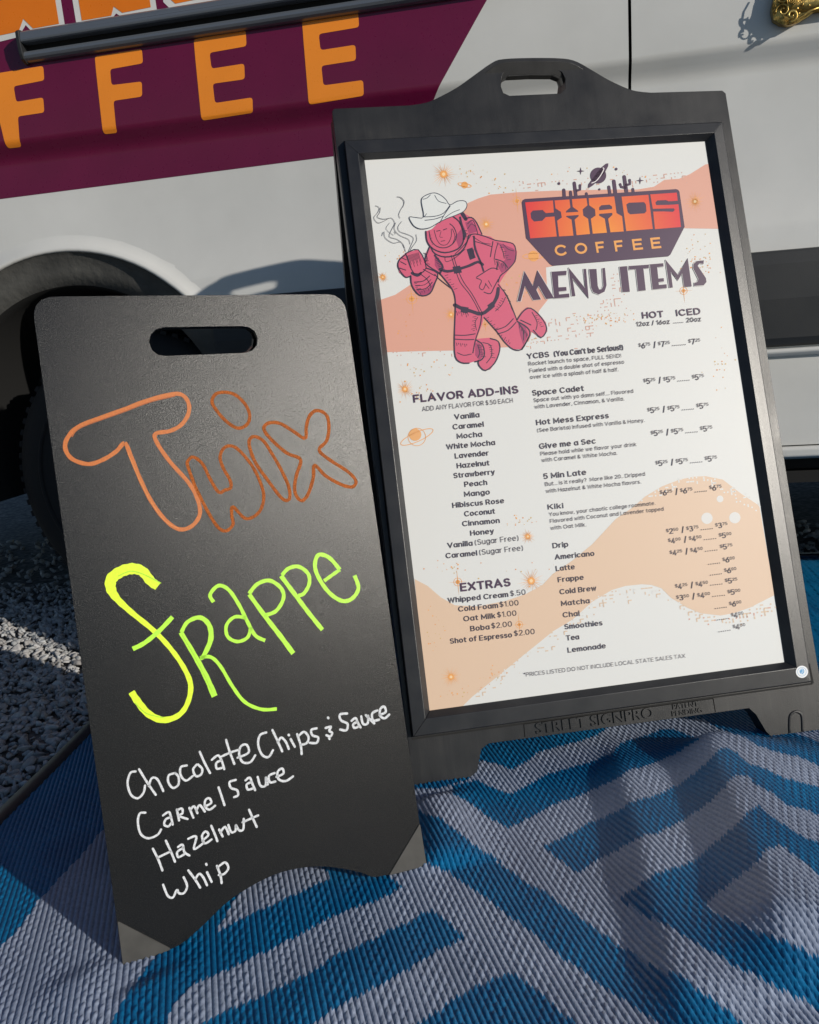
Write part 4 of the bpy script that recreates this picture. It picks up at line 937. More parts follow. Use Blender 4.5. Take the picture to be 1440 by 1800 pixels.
STK = [([(490, 660), (500, 740), (550, 800), (640, 828), (740, 800), (785, 740), (780, 650), (750, 580), (700, 540)], 9), ([(515, 660), (530, 730), (580, 780), (650, 788), (710, 750), (732, 690), (712, 630), (680, 600)], 6),
       ([(555, 650), (575, 720), (610, 765), (660, 760), (690, 700), (690, 640)], 4), ([(575, 658), (602, 652)], 5), ([(628, 648), (655, 638)], 5), ([(610, 660), (600, 702), (622, 706)], 3), ([(610, 738), (640, 732)], 4),
       ([(760, 550), (775, 620), (800, 680), (790, 720)], 14), ([(780, 522), (805, 562)], 24), ([(530, 790), (560, 835), (640, 862), (740, 842), (800, 780), (830, 690)], 9),
       ([(800, 560), (850, 550), (890, 590), (932, 680)], 8), ([(820, 600), (860, 570), (890, 640), (900, 680)], 5), ([(830, 690), (880, 680), (960, 700), (1040, 730), (1110, 740), (1182, 760), (1202, 820), (1192, 900), (1130, 970), (1080, 1010), (1062, 1060)], 7),
       ([(1020, 740), (1010, 800), (1000, 860)], 6), ([(1060, 750), (1040, 820), (1030, 880)], 5), ([(1040, 880), (1100, 900), (1135, 945)], 7), ([(1080, 770), (1100, 820), (1110, 872)], 5), ([(1100, 760), (1140, 800), (1190, 815)], 4), ([(1060, 900), (1050, 960)], 8),
       ([(880, 740), (950, 760), (1010, 780)], 5), ([(890, 1022), (940, 990), (1010, 950), (1060, 960)], 6), ([(890, 1030), (930, 1050), (912, 1100), (940, 1122), (962, 1080)], 5), ([(950, 1140), (1000, 1152), (1030, 1100), (1062, 1040)], 6), ([(960, 1070), (990, 1112)], 4), ([(985, 1050), (1010, 1095)], 4),
       ([(600, 960), (660, 976), (740, 960), (830, 932), (900, 902), (940, 922)], 17), ([(690, 850), (720, 950), (760, 1060), (830, 1150), (880, 1232), (918, 1310)], 5), ([(708, 850), (742, 960), (788, 1060), (852, 1150), (902, 1240), (938, 1310)], 5),
       ([(560, 850), (600, 900), (622, 940), (600, 992)], 13), ([(870, 700), (880, 800), (922, 900), (945, 972)], 12), ([(845, 690), (800, 760), (720, 840)], 5), ([(640, 860), (650, 900), (720, 870), (800, 800)], 4),
       ([(520, 780), (500, 830), (482, 900), (525, 945), (590, 985), (640, 1040), (700, 1120), (722, 1200), (722, 1300), (715, 1500), (722, 1650), (770, 1698), (832, 1702)], 8),
       ([(330, 835), (430, 805), (492, 950), (395, 992), (330, 835)], 7), ([(330, 842), (282, 882), (268, 930), (290, 980), (330, 1022), (366, 1014)], 8), ([(290, 900), (332, 922)], 6), ([(283, 950), (330, 966)], 6), ([(300, 870), (335, 885)], 5), ([(370, 1012), (380, 1090), (440, 1165), (520, 1152), (560, 1070), (582, 990), (492, 950)], 9),
       ([(400, 1062), (470, 1052), (520, 1012)], 6), ([(420, 1120), (490, 1112), (540, 1062)], 6), ([(410, 1090), (480, 1082), (530, 1040)], 4), ([(450, 1000), (500, 1040), (530, 1100)], 5), ([(380, 990), (420, 1010), (450, 990)], 16), ([(490, 840), (500, 880), (480, 905)], 6), ([(470, 960), (560, 1010)], 5),
       ([(720, 1242), (780, 1272), (850, 1292), (930, 1312), (1000, 1262), (1050, 1182), (1062, 1112)], 22), ([(930, 1320), (920, 1400), (882, 1520), (862, 1620)], 7), ([(950, 1340), (1050, 1450), (1110, 1532), (1180, 1592), (1250, 1592), (1300, 1500)], 7), ([(1062, 1080), (1132, 1170), (1182, 1290), (1210, 1362)], 7),
       ([(720, 1480), (800, 1482), (880, 1470)], 6), ([(720, 1512), (800, 1517), (870, 1515)], 6), ([(1040, 1440), (1120, 1412), (1182, 1350)], 6), ([(1060, 1470), (1140, 1442), (1202, 1380)], 6), ([(890, 1520), (940, 1560), (952, 1640), (922, 1680), (880, 1690)], 8), ([(900, 1560), (915, 1620), (900, 1660)], 5),
       ([(1000, 1508), (1062, 1530), (1074, 1600), (1035, 1700), (962, 1760), (910, 1720), (905, 1680)], 8), ([(1210, 1362), (1262, 1290), (1320, 1268), (1402, 1340), (1446, 1430), (1402, 1500), (1340, 1442)], 8), ([(1212, 1372), (1290, 1420), (1312, 1480), (1250, 1592)], 9), ([(1240, 1362), (1320, 1400)], 7), ([(1225, 1385), (1260, 1450), (1262, 1520)], 5),
       ([(940, 1540), (1000, 1560), (1010, 1640), (970, 1700)], 5), ([(1330, 1300), (1370, 1380), (1360, 1440)], 5), ([(820, 640), (850, 600), (880, 620)], 4), ([(740, 1620), (790, 1640), (850, 1630)], 5), ([(860, 700), (940, 750), (1000, 760)], 4), ([(560, 1000), (600, 1040), (690, 1110)], 6), ([(1120, 1180), (1090, 1240), (1040, 1290)], 4), ([(900, 1340), (880, 1380), (890, 1440)], 4), ([(700, 640), (720, 700), (700, 760)], 4)]
for l, w in STK: ap_.stroke(AS(l), w/4.5*1.3, DK, n=3)
def hatch(x, y, dx, dy, lx, ly, n, w=4):
    for k in range(n): q = 1-.5*(k % 2); ap_.stroke(AS([(x+dx*k, y+dy*k), (x+dx*k+lx*q*.5+2, y+dy*k+ly*q*.5), (x+dx*k+lx*q, y+dy*k+ly*q)]), w/4.5, DK, sm=False, cap=False)
PSH = (.36, .045, .13)
for pl in ([(1040, 745), (1100, 760), (1190, 800), (1200, 880), (1150, 950), (1090, 990), (1060, 940), (1120, 880), (1110, 800)], [(880, 1540), (930, 1560), (945, 1640), (915, 1680), (880, 1640)], [(1215, 1375), (1280, 1420), (1300, 1480), (1260, 1560), (1235, 1480)], [(560, 860), (610, 900), (640, 960), (600, 985), (560, 930)], [(880, 760), (920, 880), (945, 960), (905, 900)], [(420, 1130), (500, 1120), (560, 1060), (520, 1150), (450, 1165)], [(760, 560), (800, 640), (790, 730), (750, 790), (720, 700), (770, 640)], [(800, 590), (850, 570), (900, 660), (830, 680)]): ap_.z = 1; ap_.poly(AS(pl), PSH)
ap_.z = 3
hatch(1075, 790, 9, 16, 34, -6, 7); hatch(1030, 885, 14, 6, 8, 40, 7); hatch(895, 1535, 4, 14, 40, 6, 9); hatch(1225, 1380, 9, 12, 6, 46, 8); hatch(730, 1290, 18, 4, 10, 34, 6); hatch(1040, 1270, 10, -16, 26, 14, 6)
hatch(560, 880, 6, 12, 34, -10, 8, 5); hatch(640, 1010, 12, 18, 26, -8, 7); hatch(960, 1350, 12, 14, 30, -12, 7); hatch(890, 1330, -2, 16, -30, 8, 8); hatch(470, 830, 5, 14, 22, 6, 7); hatch(395, 1060, 4, 14, 40, -4, 6); hatch(440, 1140, 16, -8, 10, 20, 6)
hatch(1100, 1120, 10, 22, 22, 6, 6); hatch(790, 650, 4, 12, 26, 6, 6, 5); hatch(520, 690, 3, 12, 12, -2, 7); hatch(1350, 1330, 8, 14, 24, -6, 7); hatch(985, 1560, 4, 16, 30, 4, 7); hatch(730, 1540, 16, 2, 6, 26, 6); hatch(1080, 1500, 14, 10, 12, -24, 6); hatch(840, 800, 9, 0, 6, 70, 4, 3)
ap_.poly(AS([(812, 802), (858, 786), (884, 868), (838, 886)]), DK); ap_.poly(AS([(700, 940), (760, 930), (775, 985), (715, 995)]), DK); ap_.poly(AS([(770, 1252), (828, 1262), (820, 1310), (764, 1298)]), DK); ap_.poly(AS([(975, 1245), (1015, 1215), (1038, 1252), (1000, 1285)]), DK)
for k in range(11): ap_.stroke(AS([(343+k*8.5, 852-k*2.5), (343+k*8.5+32*(1.0-.25*(k % 3)), 852-k*2.5+95*(1.0-.25*(k % 3)))]), .75, DK, sm=False)
ap_.z = 4
hat = [(360, 545), (410, 550), (472, 545), (455, 430), (465, 390), (510, 365), (560, 355), (610, 375), (650, 410), (680, 450), (740, 420), (798, 420), (815, 455), (790, 500), (730, 530), (650, 560), (590, 590), (520, 630), (450, 640), (400, 620), (370, 580)]
ap_.poly(smooth(AS(hat), 3, True), (.68, .70, .69)); ap_.z = 6
HD = (.035, .045, .075)
ap_.stroke(AS(hat), 1.4, HD, closed=True, n=3)
for l, w in (([(472, 545), (560, 540), (630, 515), (682, 450)], 6), ([(482, 572), (560, 562), (625, 540)], 6), ([(560, 375), (590, 420), (650, 438)], 5), ([(600, 590), (640, 520), (682, 460)], 6), ([(640, 552), (700, 510), (757, 488)], 5), ([(468, 405), (500, 395), (525, 370)], 5), ([(476, 545), (495, 520)], 5)): ap_.stroke(AS(l), w/4.5, HD, n=3)
GS = (.17, .17, .19)
for l, w in (([(90, 455), (120, 472), (108, 512), (78, 550), (110, 592), (160, 577), (212, 552), (243, 590), (222, 640), (200, 700), (262, 722), (310, 762), (330, 822)], 4), ([(130, 470), (125, 510), (105, 545), (150, 562), (200, 555)], 4), ([(260, 385), (300, 395), (317, 440), (290, 490), (275, 530), (287, 555)], 4), ([(300, 580), (270, 622), (282, 660), (342, 682), (392, 712), (372, 772), (350, 822)], 4), ([(252, 590), (240, 640), (282, 690), (352, 722), (365, 760)], 4), ([(160, 660), (168, 710), (232, 752), (292, 742), (320, 790)], 4), ([(412, 682), (417, 732), (382, 782), (366, 810)], 4), ([(150, 665), (142, 695)], 4), ([(240, 660), (250, 680)], 4), ([(235, 690), (175, 640), (205, 590)], 3), ([(290, 395), (320, 420), (308, 470)], 3)): ap_.stroke(AS(l), w/4.5, GS, n=3, cap=False)
ap_.build('astronaut_print', poster, M_PRINT)

# --- logo badge
LG = lambda l: cr((900, 270), 4.5, l)
lg = Print(FS, .0010)
lg.poly(LG([(78, 385), (85, 368), (103, 358), (1298, 280), (1315, 285), (1326, 300), (1367, 578), (1255, 798), (1238, 812), (322, 887), (300, 873), (112, 668)]), PUR)
lg.z = 2
cA = np.array(FS.hit(LG([(720, 650)])[0], .001)); cR = np.array(FS.hit(LG([(120, 400)])[0], .001)); rad = np.linalg.norm(cR-cA)
def grad(p):
    t = min(1, np.linalg.norm(np.array(p)-cA)/rad); a, b = np.array((.86, .30, .02)), np.array((.70, .022, .030)); t = t**.8
    return tuple(a*(1-t)+b*t)
BLK = [([(105, 385), (325, 370), (332, 465), (268, 470), (243, 445), (165, 450), (147, 470), (152, 512), (175, 537), (240, 531), (268, 502), (337, 497), (355, 655), (145, 670)], []),
       ([(338, 370), (455, 362), (463, 425), (428, 455), (428, 466), (525, 460), (525, 452), (482, 422), (475, 360), (590, 352), (598, 408), (560, 440), (565, 490), (603, 515), (618, 635), (512, 645), (497, 522), (528, 495), (528, 485), (430, 492), (430, 500), (472, 522), (487, 648), (373, 655), (358, 530), (395, 505), (388, 460), (345, 432)], []),
       ([(608, 352), (810, 338), (828, 470), (872, 495), (885, 615), (780, 622), (762, 515), (795, 485), (795, 468), (690, 476), (690, 490), (735, 515), (752, 625), (640, 633), (625, 515), (662, 490), (658, 440), (612, 408)], [[(690, 425), (708, 408), (772, 403), (793, 418), (793, 438), (690, 448)]]),
       ([(868, 340), (1080, 325), (1115, 595), (905, 612)], [[(905, 402), (925, 388), (1045, 383), (1060, 400), (1065, 455), (1050, 472), (935, 480), (917, 465)]]),
       ([(1095, 322), (1305, 308), (1312, 372), (1240, 377), (1220, 367), (1150, 370), (1135, 387), (1142, 407), (1240, 405), (1318, 400), (1338, 580), (1132, 597), (1118, 458), (1200, 457), (1275, 460), (1290, 445), (1280, 432), (1115, 436)], [])]
for p, hl in BLK:
    q = []
    for i in range(len(p)):
        a, b = p[i], p[(i+1) % len(p)]; q += [(a[0]+(b[0]-a[0])*k/3, a[1]+(b[1]-a[1])*k/3) for k in range(3)]
    lg.poly(LG(q), PUR, [LG(h) for h in hl], grad=grad)
for pts, w in (([(415, 345), (412, 287)], 26), ([(468, 340), (465, 303)], 24), ([(507, 335), (495, 232)], 26), ([(512, 292), (540, 284), (540, 250)], 20), ([(592, 335), (590, 315)], 22), ([(776, 320), (768, 262)], 24), ([(822, 330), (808, 217)], 28), ([(907, 300), (890, 182)], 28), ([(897, 268), (866, 262), (858, 242)], 20), ([(902, 248), (935, 240), (933, 208)], 20), ([(960, 300), (958, 280)], 22)):
    lg.stroke(LG(pts), w/4.5, PUR, sm=False)
pc = LG([(684, 172)])[0]; lg.disc(pc, 14, PUR, 22)
ring = [(602, 268), (606, 240), (640, 195), (700, 115), (745, 78), (764, 76), (762, 100), (735, 150), (680, 215), (640, 252), (615, 268)]
lg.poly(LG(ring), PUR); lg.z = 4
lg.stroke(LG([(632, 232), (668, 215), (705, 168), (728, 122), (722, 112)]), 1.5, (.78, .74, .74), n=4)
lg.z = 2
def star4(x, y, r):
    p = []
    for k in range(8):
        a = math.pi*k/4; q = r if k % 2 == 0 else r*.22
        p.append((x+q*math.cos(a), y+q*math.sin(a)))
    lg.poly(LG(p), PUR)
star4(545, 137, 32); star4(1015, 212, 32)
for x, y, r in ((373, 235, 11), (693, 282, 9), (826, 121, 11)): lg.disc(LG([(x, y)])[0], r/4.5, PUR, 10)
lg.z = 4
for ch, x0, y0, x1, y1 in (('C', 345, 812, 440, 803), ('O', 505, 797, 602, 788), ('F', 672, 786, 740, 779), ('F', 820, 776, 888, 769), ('E', 962, 764, 1040, 757), ('E', 1107, 753, 1185, 746)):
    (a, b), (c, d_) = LG([(x0, y0), (x1, y1)]); lg.text2(ch, a, b, c, d_, 20.5, (.78, .34, .08), .24)
lg.build('logo_print', poster, M_PRINT)

# --- headline letters
HL = lambda l: cr((900, 430), 4, l)
hp = Print(FS, .0013)
HLET = [[(38, 398), (88, 185), (148, 290), (180, 180), (297, 375), (240, 382), (188, 290), (172, 318), (205, 385), (150, 390), (92, 290), (62, 398)],
        [(278, 190), (385, 183), (383, 213), (325, 218), (328, 300), (383, 297), (385, 323), (330, 330), (332, 350), (403, 343), (405, 370), (298, 378)],
        [(398, 160), (515, 305), (503, 170), (522, 170), (540, 378), (425, 235), (447, 360), (422, 362)],
        [(543, 172), (595, 170), (604, 290), (614, 315), (632, 312), (643, 290), (636, 165), (655, 163), (666, 285), (652, 330), (612, 350), (572, 335), (557, 300)],
        [(757, 155), (810, 150), (830, 330), (777, 333)], [(822, 150), (962, 140), (963, 165), (925, 168), (942, 320), (889, 326), (872, 172), (825, 176)],
        [(970, 138), (1065, 130), (1067, 153), (1022, 158), (1030, 238), (1068, 235), (1070, 258), (1032, 263), (1034, 283), (1088, 278), (1090, 305), (990, 315)],
        [(1080, 105), (1168, 212), (1237, 95), (1265, 293), (1212, 298), (1198, 200), (1168, 252), (1118, 190), (1132, 300), (1108, 303)],
        [(1350, 110), (1348, 135), (1320, 132), (1307, 148), (1365, 235), (1369, 262), (1350, 285), (1282, 290), (1283, 268), (1305, 262), (1312, 240), (1275, 165), (1278, 135), (1300, 115)]]
for l in HLET: hp.stroke(HL(l), 1.8, (.70, .68, .67), closed=True, sm=False)
hp.z = 2
for l in HLET: hp.poly(HL(l), PUR)
hp.build('headline_print', poster, M_PRINT)

# --- menu text
tx = Print(FS, .0015)
c5 = (680, 640, 3.4625); c6 = (920, 580, 3.2727); c7 = (920, 860, 2.88); c9 = (900, 430, 4.0)
def T(c, body, x0, y0, x1, y1, cap, col=INKC, bold=0):
    tx.text2(body, c[0]+x0/c[2], c[1]+y0/c[2], c[0]+x1/c[2], c[1]+y1/c[2], cap/c[2], col, .115+.05*bold)
T(c5, 'FLAVOR ADD-INS', 165, 235, 805, 177, 52, PUR, 2.6); T(c5, 'ADD ANY FLAVOR FOR $.50 EACH', 218, 287, 770, 233, 29)
for b_, x0, y0, x1, y1 in (('Vanilla', 415, 337, 567, 323), ('Caramel', 405, 398, 593, 381), ('Mocha', 430, 455, 583, 441), ('White Mocha', 366, 520, 662, 492), ('Lavender', 418, 575, 624, 556), ('Hazelnut', 430, 635, 628, 616), ('Strawberry', 410, 695, 660, 671), ('Peach', 476, 748, 614, 735), ('Mango', 475, 808, 630, 793), ('Hibiscus Rose', 403, 876, 717, 846), ('Coconut', 475, 928, 662, 910), ('Cinnamon', 463, 988, 690, 967), ('Honey', 512, 1045, 655, 1031), ('Vanilla', 373, 1120, 525, 1105), ('Caramel', 362, 1183, 553, 1165), ('Whipped Cream', 375, 1455, 742, 1417), ('Cold Foam', 438, 1508, 680, 1484), ('Oat Milk', 470, 1567, 663, 1547), ('Boba', 512, 1627, 628, 1615), ('Shot of Espresso', 388, 1703, 765, 1663)):
    T(c5, b_, x0, y0, x1, y1, 34, INKC, 1.5)
for b_, x0, y0, x1, y1 in (('(Sugar Free)', 540, 1102, 805, 1073), ('(Sugar Free)', 567, 1162, 832, 1134), ('$.50', 755, 1413, 848, 1403), ('$1.00', 690, 1480, 805, 1468), ('$1.00', 675, 1543, 792, 1531), ('$2.00', 640, 1610, 765, 1597), ('$2.00', 778, 1656, 903, 1643)): T(c5, b_, x0, y0, x1, y1, 34, INKC)
T(c5, 'EXTRAS', 452, 1385, 757, 1352, 55, PUR, 2.6)
T(c9, 'HOT', 920, 520, 1070, 510, 50, PUR, 2.4); T(c9, 'ICED', 1160, 503, 1330, 489, 50, PUR, 2.4)
T(c9, '12oz / 16oz', 878, 575, 1113, 556, 34, INKC, 1.4); T(c9, '......', 1138, 554, 1206, 549, 34, INKC, 1.4); T(c9, '20oz', 1230, 546, 1333, 538, 34, INKC, 1.4)
for b_, x0, y0, x1, y1, bd in (('YCBS', 25, 167, 152, 155, 2), ("(You Can't be Serious!)", 180, 153, 578, 114, 2), ('Rocket launch to space, FULL SEND!', 32, 205, 565, 157, 0), ('Fueled with a double shot of espresso', 38, 245, 583, 193, 0), ('over ice with a splash of half & half.', 42, 282, 550, 237, 0),
        ('Space Cadet', 55, 378, 352, 350, 2), ('Space out with yo damn self.... Flavored', 62, 415, 635, 361, 0), ('with Lavender, Cinnamon, & Vanilla.', 67, 453, 583, 405, 0), ('Hot Mess Express', 78, 548, 495, 507, 2), ('(See Barista) Infused with Vanilla & Honey.', 83, 588, 700, 529, 0),
        ('Give me a Sec', 95, 685, 420, 653, 2), ('Please hold while we flavor your drink', 102, 723, 652, 668, 0), ('with Caramel & White Mocha.', 108, 760, 542, 718, 0), ('5 Min Late', 120, 858, 365, 833, 2), ('But... is it really?  More like 20.. Dripped', 128, 898, 703, 838, 0), ('with Hazelnut & White Mocha flavors.', 133, 938, 680, 883, 0)):
    T(c6, b_, x0, y0, x1, y1, 34 if bd else 23, INKC, 1.7 if bd else .5)
for b_, x0, y0, x1, y1, bd in (('Kiki', 127, 103, 205, 96, 2), ('You know, your chaotic college roommate.', 133, 137, 670, 79, 0), ('Flavored with Coconut and Lavender topped', 138, 171, 713, 108, 0), ('with Oat Milk.', 140, 206, 320, 188, 0), ('Drip', 152, 299, 230, 291, 2), ('Americano', 163, 357, 362, 337, 2), ('Latte', 168, 415, 263, 405, 2), ('Frappe', 178, 472, 308, 458, 2), ('Cold Brew', 187, 533, 372, 513, 2), ('Matcha', 195, 592, 338, 577, 2), ('Chai', 203, 650, 287, 641, 2), ('Smoothies', 212, 710, 403, 689, 2), ('Tea', 220, 767, 285, 760, 2), ('Lemonade', 228, 828, 420, 805, 2)):
    T(c7, b_, x0, y0, x1, y1, 28 if bd else 20, INKC, 1.5 if bd else .5)
T(c7, '*PRICES LISTED DO NOT INCLUDE LOCAL STATE SALES TAX', 5, 950, 822, 853, 21, INKC)
def price_row(c, x0, y0, x1, y1, items, cap):
    """items in reading order, each sized in units of a capital's width"""
    toks = []
    for it in items:
        if it[0] == '$': toks += [('$', .5, .62, .34), (it[1], .68, 1.0, 0), (it[2:], .92, .55, .42), (None, .25, 0, 0)]
        elif it == '/': toks += [(None, .2, 0, 0), ('/', .45, 1.1, -.05), (None, .35, 0, 0)]
        else: toks += [(it, .36*len(it), 1.0, 0), (None, .3, 0, 0)]
    tot = sum(t[1] for t in toks)-toks[-1][1]; X = 0
    for s_, w, h, up in toks:
        if s_:
            f0, f1 = X/tot, (X+w*.9)/tot
            ax, ay = x0+(x1-x0)*f0, y0+(y1-y0)*f0-up*cap; bx, by = x0+(x1-x0)*f1, y0+(y1-y0)*f1-up*cap
            T(c, s_, ax-up*cap*.12, ay, bx-up*cap*.12, by, cap*h, INKC, .9)
        X += w
for r in ((667, 108, 1025, 79, '$675', '$725', '$725', '.......'), (695, 312, 1047, 284, '$525', '$575', '$575', '......'), (718, 480, 1073, 449, '$525', '$575', '$575', '......'), (738, 612, 1095, 580, '$525', '$575', '$575', '......'), (765, 785, 1122, 753, '$525', '$575', '$575', '......'), (790, 955, 1148, 920, '$625', '$675', '$675', '......')):
    price_row(c6, *r[:4], [r[4], '/', r[5], r[7], r[6]], 34)
for r in ((727, 228, 1040, 192, '$250', '$375', '$375'), (737, 277, 1060, 243, '$400', '$450', '$500'), (745, 338, 1065, 300, '$425', '$450', '$575'), (772, 508, 1090, 473, '$425', '$450', '$525'), (778, 565, 1105, 530, '$350', '$400', '$500')):
    price_row(c7, *r[:4], [r[4], '/', r[5], '......', r[6]], 29)
for r in ((938, 383, 1077, 366, '$600'), (947, 438, 1085, 420, '$600'), (972, 607, 1110, 589, '$600'), (982, 665, 1120, 645, '$400'), (990, 725, 1130, 704, '$400')):
    price_row(c7, *r[:4], ['......', r[4]], 29)
tx.build('menu_lettering', poster, M_PRINT)
stk = Print(FS, .0142)
stk.disc((1410, 1181), 10.8, (.80, .81, .82), 28); stk.z = 2
stk.stroke([(1410+7.6*math.cos(a), 1181+7.6*math.sin(a)) for a in np.linspace(0, 2*math.pi, 17)[:-1]], .9, (.35, .50, .66), closed=True, n=2)
stk.disc((1410, 1180), 4.2, (.10, .33, .60), 12, 5.0); stk.z = 4; stk.stroke([(1407, 1178), (1410, 1176), (1412, 1180), (1409, 1184), (1413, 1186)], 1.1, (.55, .70, .82))
tag_ = stk.build('round_sticker', sgn, M_PRINT); tag_['label'] = 'round white sticker with a blue emblem'

# ------------------------------------------------------------------ hand-lettered board
FB = Frame(-.3545, .8304, .585, .225, -.025)
print('feet', [(FB.o+FB.u*a+FB.v*b).round(3) for a, b in FB.hits([(218, 1700), (748, 1520), (60, 522), (605, 517)])])
brd = empty('chalk_sign', mat=FB.matrix())
tag(brd, 'small black write-on board lettered in orange, neon yellow and white marker', 'sidewalk sign')
def arc_c(c, r, a0, a1, n=6): return [(c[0]+r*math.cos(math.radians(a0+(a1-a0)*i/n)), c[1]+r*math.sin(math.radians(a0+(a1-a0)*i/n))) for i in range(n+1)]
OB = [(60, 560), (60, 548), (64, 536), (73, 527), (86, 522), (105, 521), (575, 517), (588, 519), (599, 526), (606, 536), (609, 547), (613, 570), (748, 1519), (743, 1522), (687, 1537), (659, 1542), (652, 1541)] + smooth([(635, 1534), (603, 1527), (562, 1523), (522, 1527), (482, 1538), (438, 1560), (397, 1588), (361, 1623), (333, 1648), (318, 1660)], 3) + [(298, 1670), (222, 1700), (216, 1697)]
HB = [(262, 601), (265, 588), (274, 579), (288, 575), (300, 575), (425, 573), (438, 575), (448, 582), (453, 593), (452, 606), (444, 616), (430, 620), (420, 620.5), (290, 625.5), (277, 623), (267, 615)]
ob2 = FB.hits(OB, 0); hb2 = FB.hits(HB, 0)
bev(prism('front_panel', ob2, [hb2], 0, .0085, brd, M_BOARD), .0009, 2)
rb = prism('rear_panel', [(p[0], p[1]) for p in ob2], [hb2], 0, .0085, brd, M_BOARD); bev(rb, .0009, 2)
tz = max(p[1] for p in ob2); hz = tz-.02
rb.matrix_basis = Matrix.Translation((0, .0092, hz)) @ Matrix.Rotation(.42, 4, 'X') @ Matrix.Translation((0, 0, -hz))
for sx in (-.11, .11):
    box('hinge', sx-.018, sx+.018, .003, .016, hz-.012, hz+.006, brd, M_BLACK, .001)
def guard(pts):
    loop = FB.hits(pts, .001); return bev(prism('corner_foot', loop, [], -.0016, .0102, brd, M_FOOT), .0006, 1)
guard([(206, 1621), (208, 1620), (299, 1667), (299, 1670), (222, 1702), (216, 1700)]); guard([(737, 1449), (739, 1450), (750, 1518), (746, 1523), (688, 1538), (684, 1538)])
# strokes of the markers
ORG = (.55, .15, .022); YEL = (.72, .95, .02); YEG = (.46, .90, .04); CW = (.74, .76, .79)
c1 = lambda l: cr((90, 660), 2.4407, l)
pr = Print(FB, .0004)
pr.stroke(c1([(315, 290), (280, 325), (225, 360), (160, 380), (90, 358), (60, 310), (75, 260), (130, 213), (300, 150), (420, 105), (540, 78), (585, 108), (590, 160), (560, 210), (510, 238), (448, 250), (455, 290), (510, 370), (590, 460), (628, 530), (638, 595), (605, 645), (550, 660), (490, 620), (430, 540), (380, 440), (340, 340)]), 7.6, ORG, closed=True, n=5)
pr.z = 3; pr.stroke(c1([(90, 262), (130, 222), (300, 160), (420, 115), (530, 88)]), 2.2, (.42, .10, .012), n=5)
pr.stroke(c1([(330, 335), (375, 440), (430, 545), (490, 625), (545, 655)]), 2.2, (.66, .22, .05), n=5)
pr.build('orange_lettering', brd, attr_mat('orange_marker', .55, 0, .22, .1, 500))
pr = Print(FB, .0004)
for l in ([(690, 110), (715, 75), (780, 78), (830, 120), (852, 170), (840, 210), (800, 226), (750, 195), (710, 150)],
          [(590, 400), (585, 370), (610, 350), (650, 380), (680, 440), (718, 500), (745, 492), (770, 482), (768, 450), (740, 400), (725, 350), (745, 308), (790, 308), (850, 370), (890, 440), (912, 510), (902, 570), (870, 605), (830, 612), (780, 563), (775, 600), (780, 640), (750, 667), (715, 650), (670, 580), (620, 480)],
          [(855, 320), (850, 280), (870, 262), (910, 280), (950, 340), (990, 410), (1020, 480), (1022, 530), (990, 527), (930, 450), (880, 380)],
          [(1090, 270), (1095, 220), (1110, 172), (1140, 150), (1180, 168), (1192, 220), (1182, 280), (1150, 320), (1200, 365), (1270, 410), (1307, 450), (1295, 477), (1250, 470), (1180, 432), (1130, 385), (1125, 440), (1102, 510), (1075, 537), (1050, 512), (1045, 470), (1055, 420), (1070, 360), (1010, 332), (940, 270), (913, 230), (930, 205), (980, 205), (1040, 240)]):
    pr.stroke(c1(l), 5.6, (.50, .135, .028), closed=True, n=5)
pr.build('orange_lettering', brd, M_INKO)
c2 = lambda l: cr((160, 940), 2.7692, l)
pr = Print(FB, .0004)
pr.stroke(c2([(325, 252), (290, 225), (250, 178), (200, 165), (145, 180), (100, 215), (98, 265), (130, 315), (200, 380), (300, 462), (380, 545), (448, 640), (485, 730), (470, 820), (425, 880), (350, 902), (280, 872), (230, 815), (197, 765)]), [15, 17, 18, 20, 20, 20, 17, 12, 9.5, 9, 8.5, 8.5, 9.5, 9, 10, 11.5, 12.5, 12.5, 11], YEL, n=6, cap=False)
pr.z = 3
for l, w in (([(203, 556), (260, 527), (330, 470), (397, 400)], 8.4), ([(437, 475), (500, 580), (560, 690), (602, 787)], [8, 9, 10, 11.5]), ([(440, 475), (470, 425), (530, 403), (575, 440), (583, 510), (548, 590), (532, 602)], [7, 7, 8, 9, 9.5, 8, 7]), ([(530, 600), (582, 595), (630, 640), (690, 740), (750, 815), (830, 850), (905, 848)], 6.2),
             ([(597, 328), (580, 292), (620, 248), (670, 268), (720, 340), (760, 420), (800, 490), (848, 515)], 6.6), ([(755, 405), (700, 400), (660, 440), (665, 495), (712, 520), (762, 500), (778, 450)], 6), ([(770, 290), (850, 400), (920, 490), (985, 578)], [7, 8, 8.5, 9]), ([(770, 287), (810, 240), (870, 223), (925, 260), (937, 310), (902, 370), (850, 392)], 6.8),
             ([(925, 200), (1000, 300), (1060, 380), (1127, 463)], 7.6), ([(930, 197), (960, 165), (1010, 155), (1057, 190), (1062, 240), (1037, 285), (1010, 297)], 6.6), ([(1135, 225), (1172, 198), (1212, 170)], 6), ([(1212, 170), (1160, 112), (1108, 98), (1090, 150), (1110, 212), (1160, 282), (1222, 322), (1272, 310), (1302, 260), (1283, 198)], 6.8)):
    pr.stroke(c2(l), w, YEG, n=6, cap=False)
pr.z = 6
for l in ([(340, 235), (250, 190), (190, 178), (135, 200)], [(215, 820), (270, 870), (350, 890)], [(445, 490), (520, 620), (590, 765)]): pr.stroke(c2(l), 1.8, (.40, .74, .02), n=5)
pr.build('yellow_lettering', brd, attr_mat('yellow_marker', .5, 0, .16, .1, 400))
c3 = lambda l: cr((180, 1220), 2.4828, l)
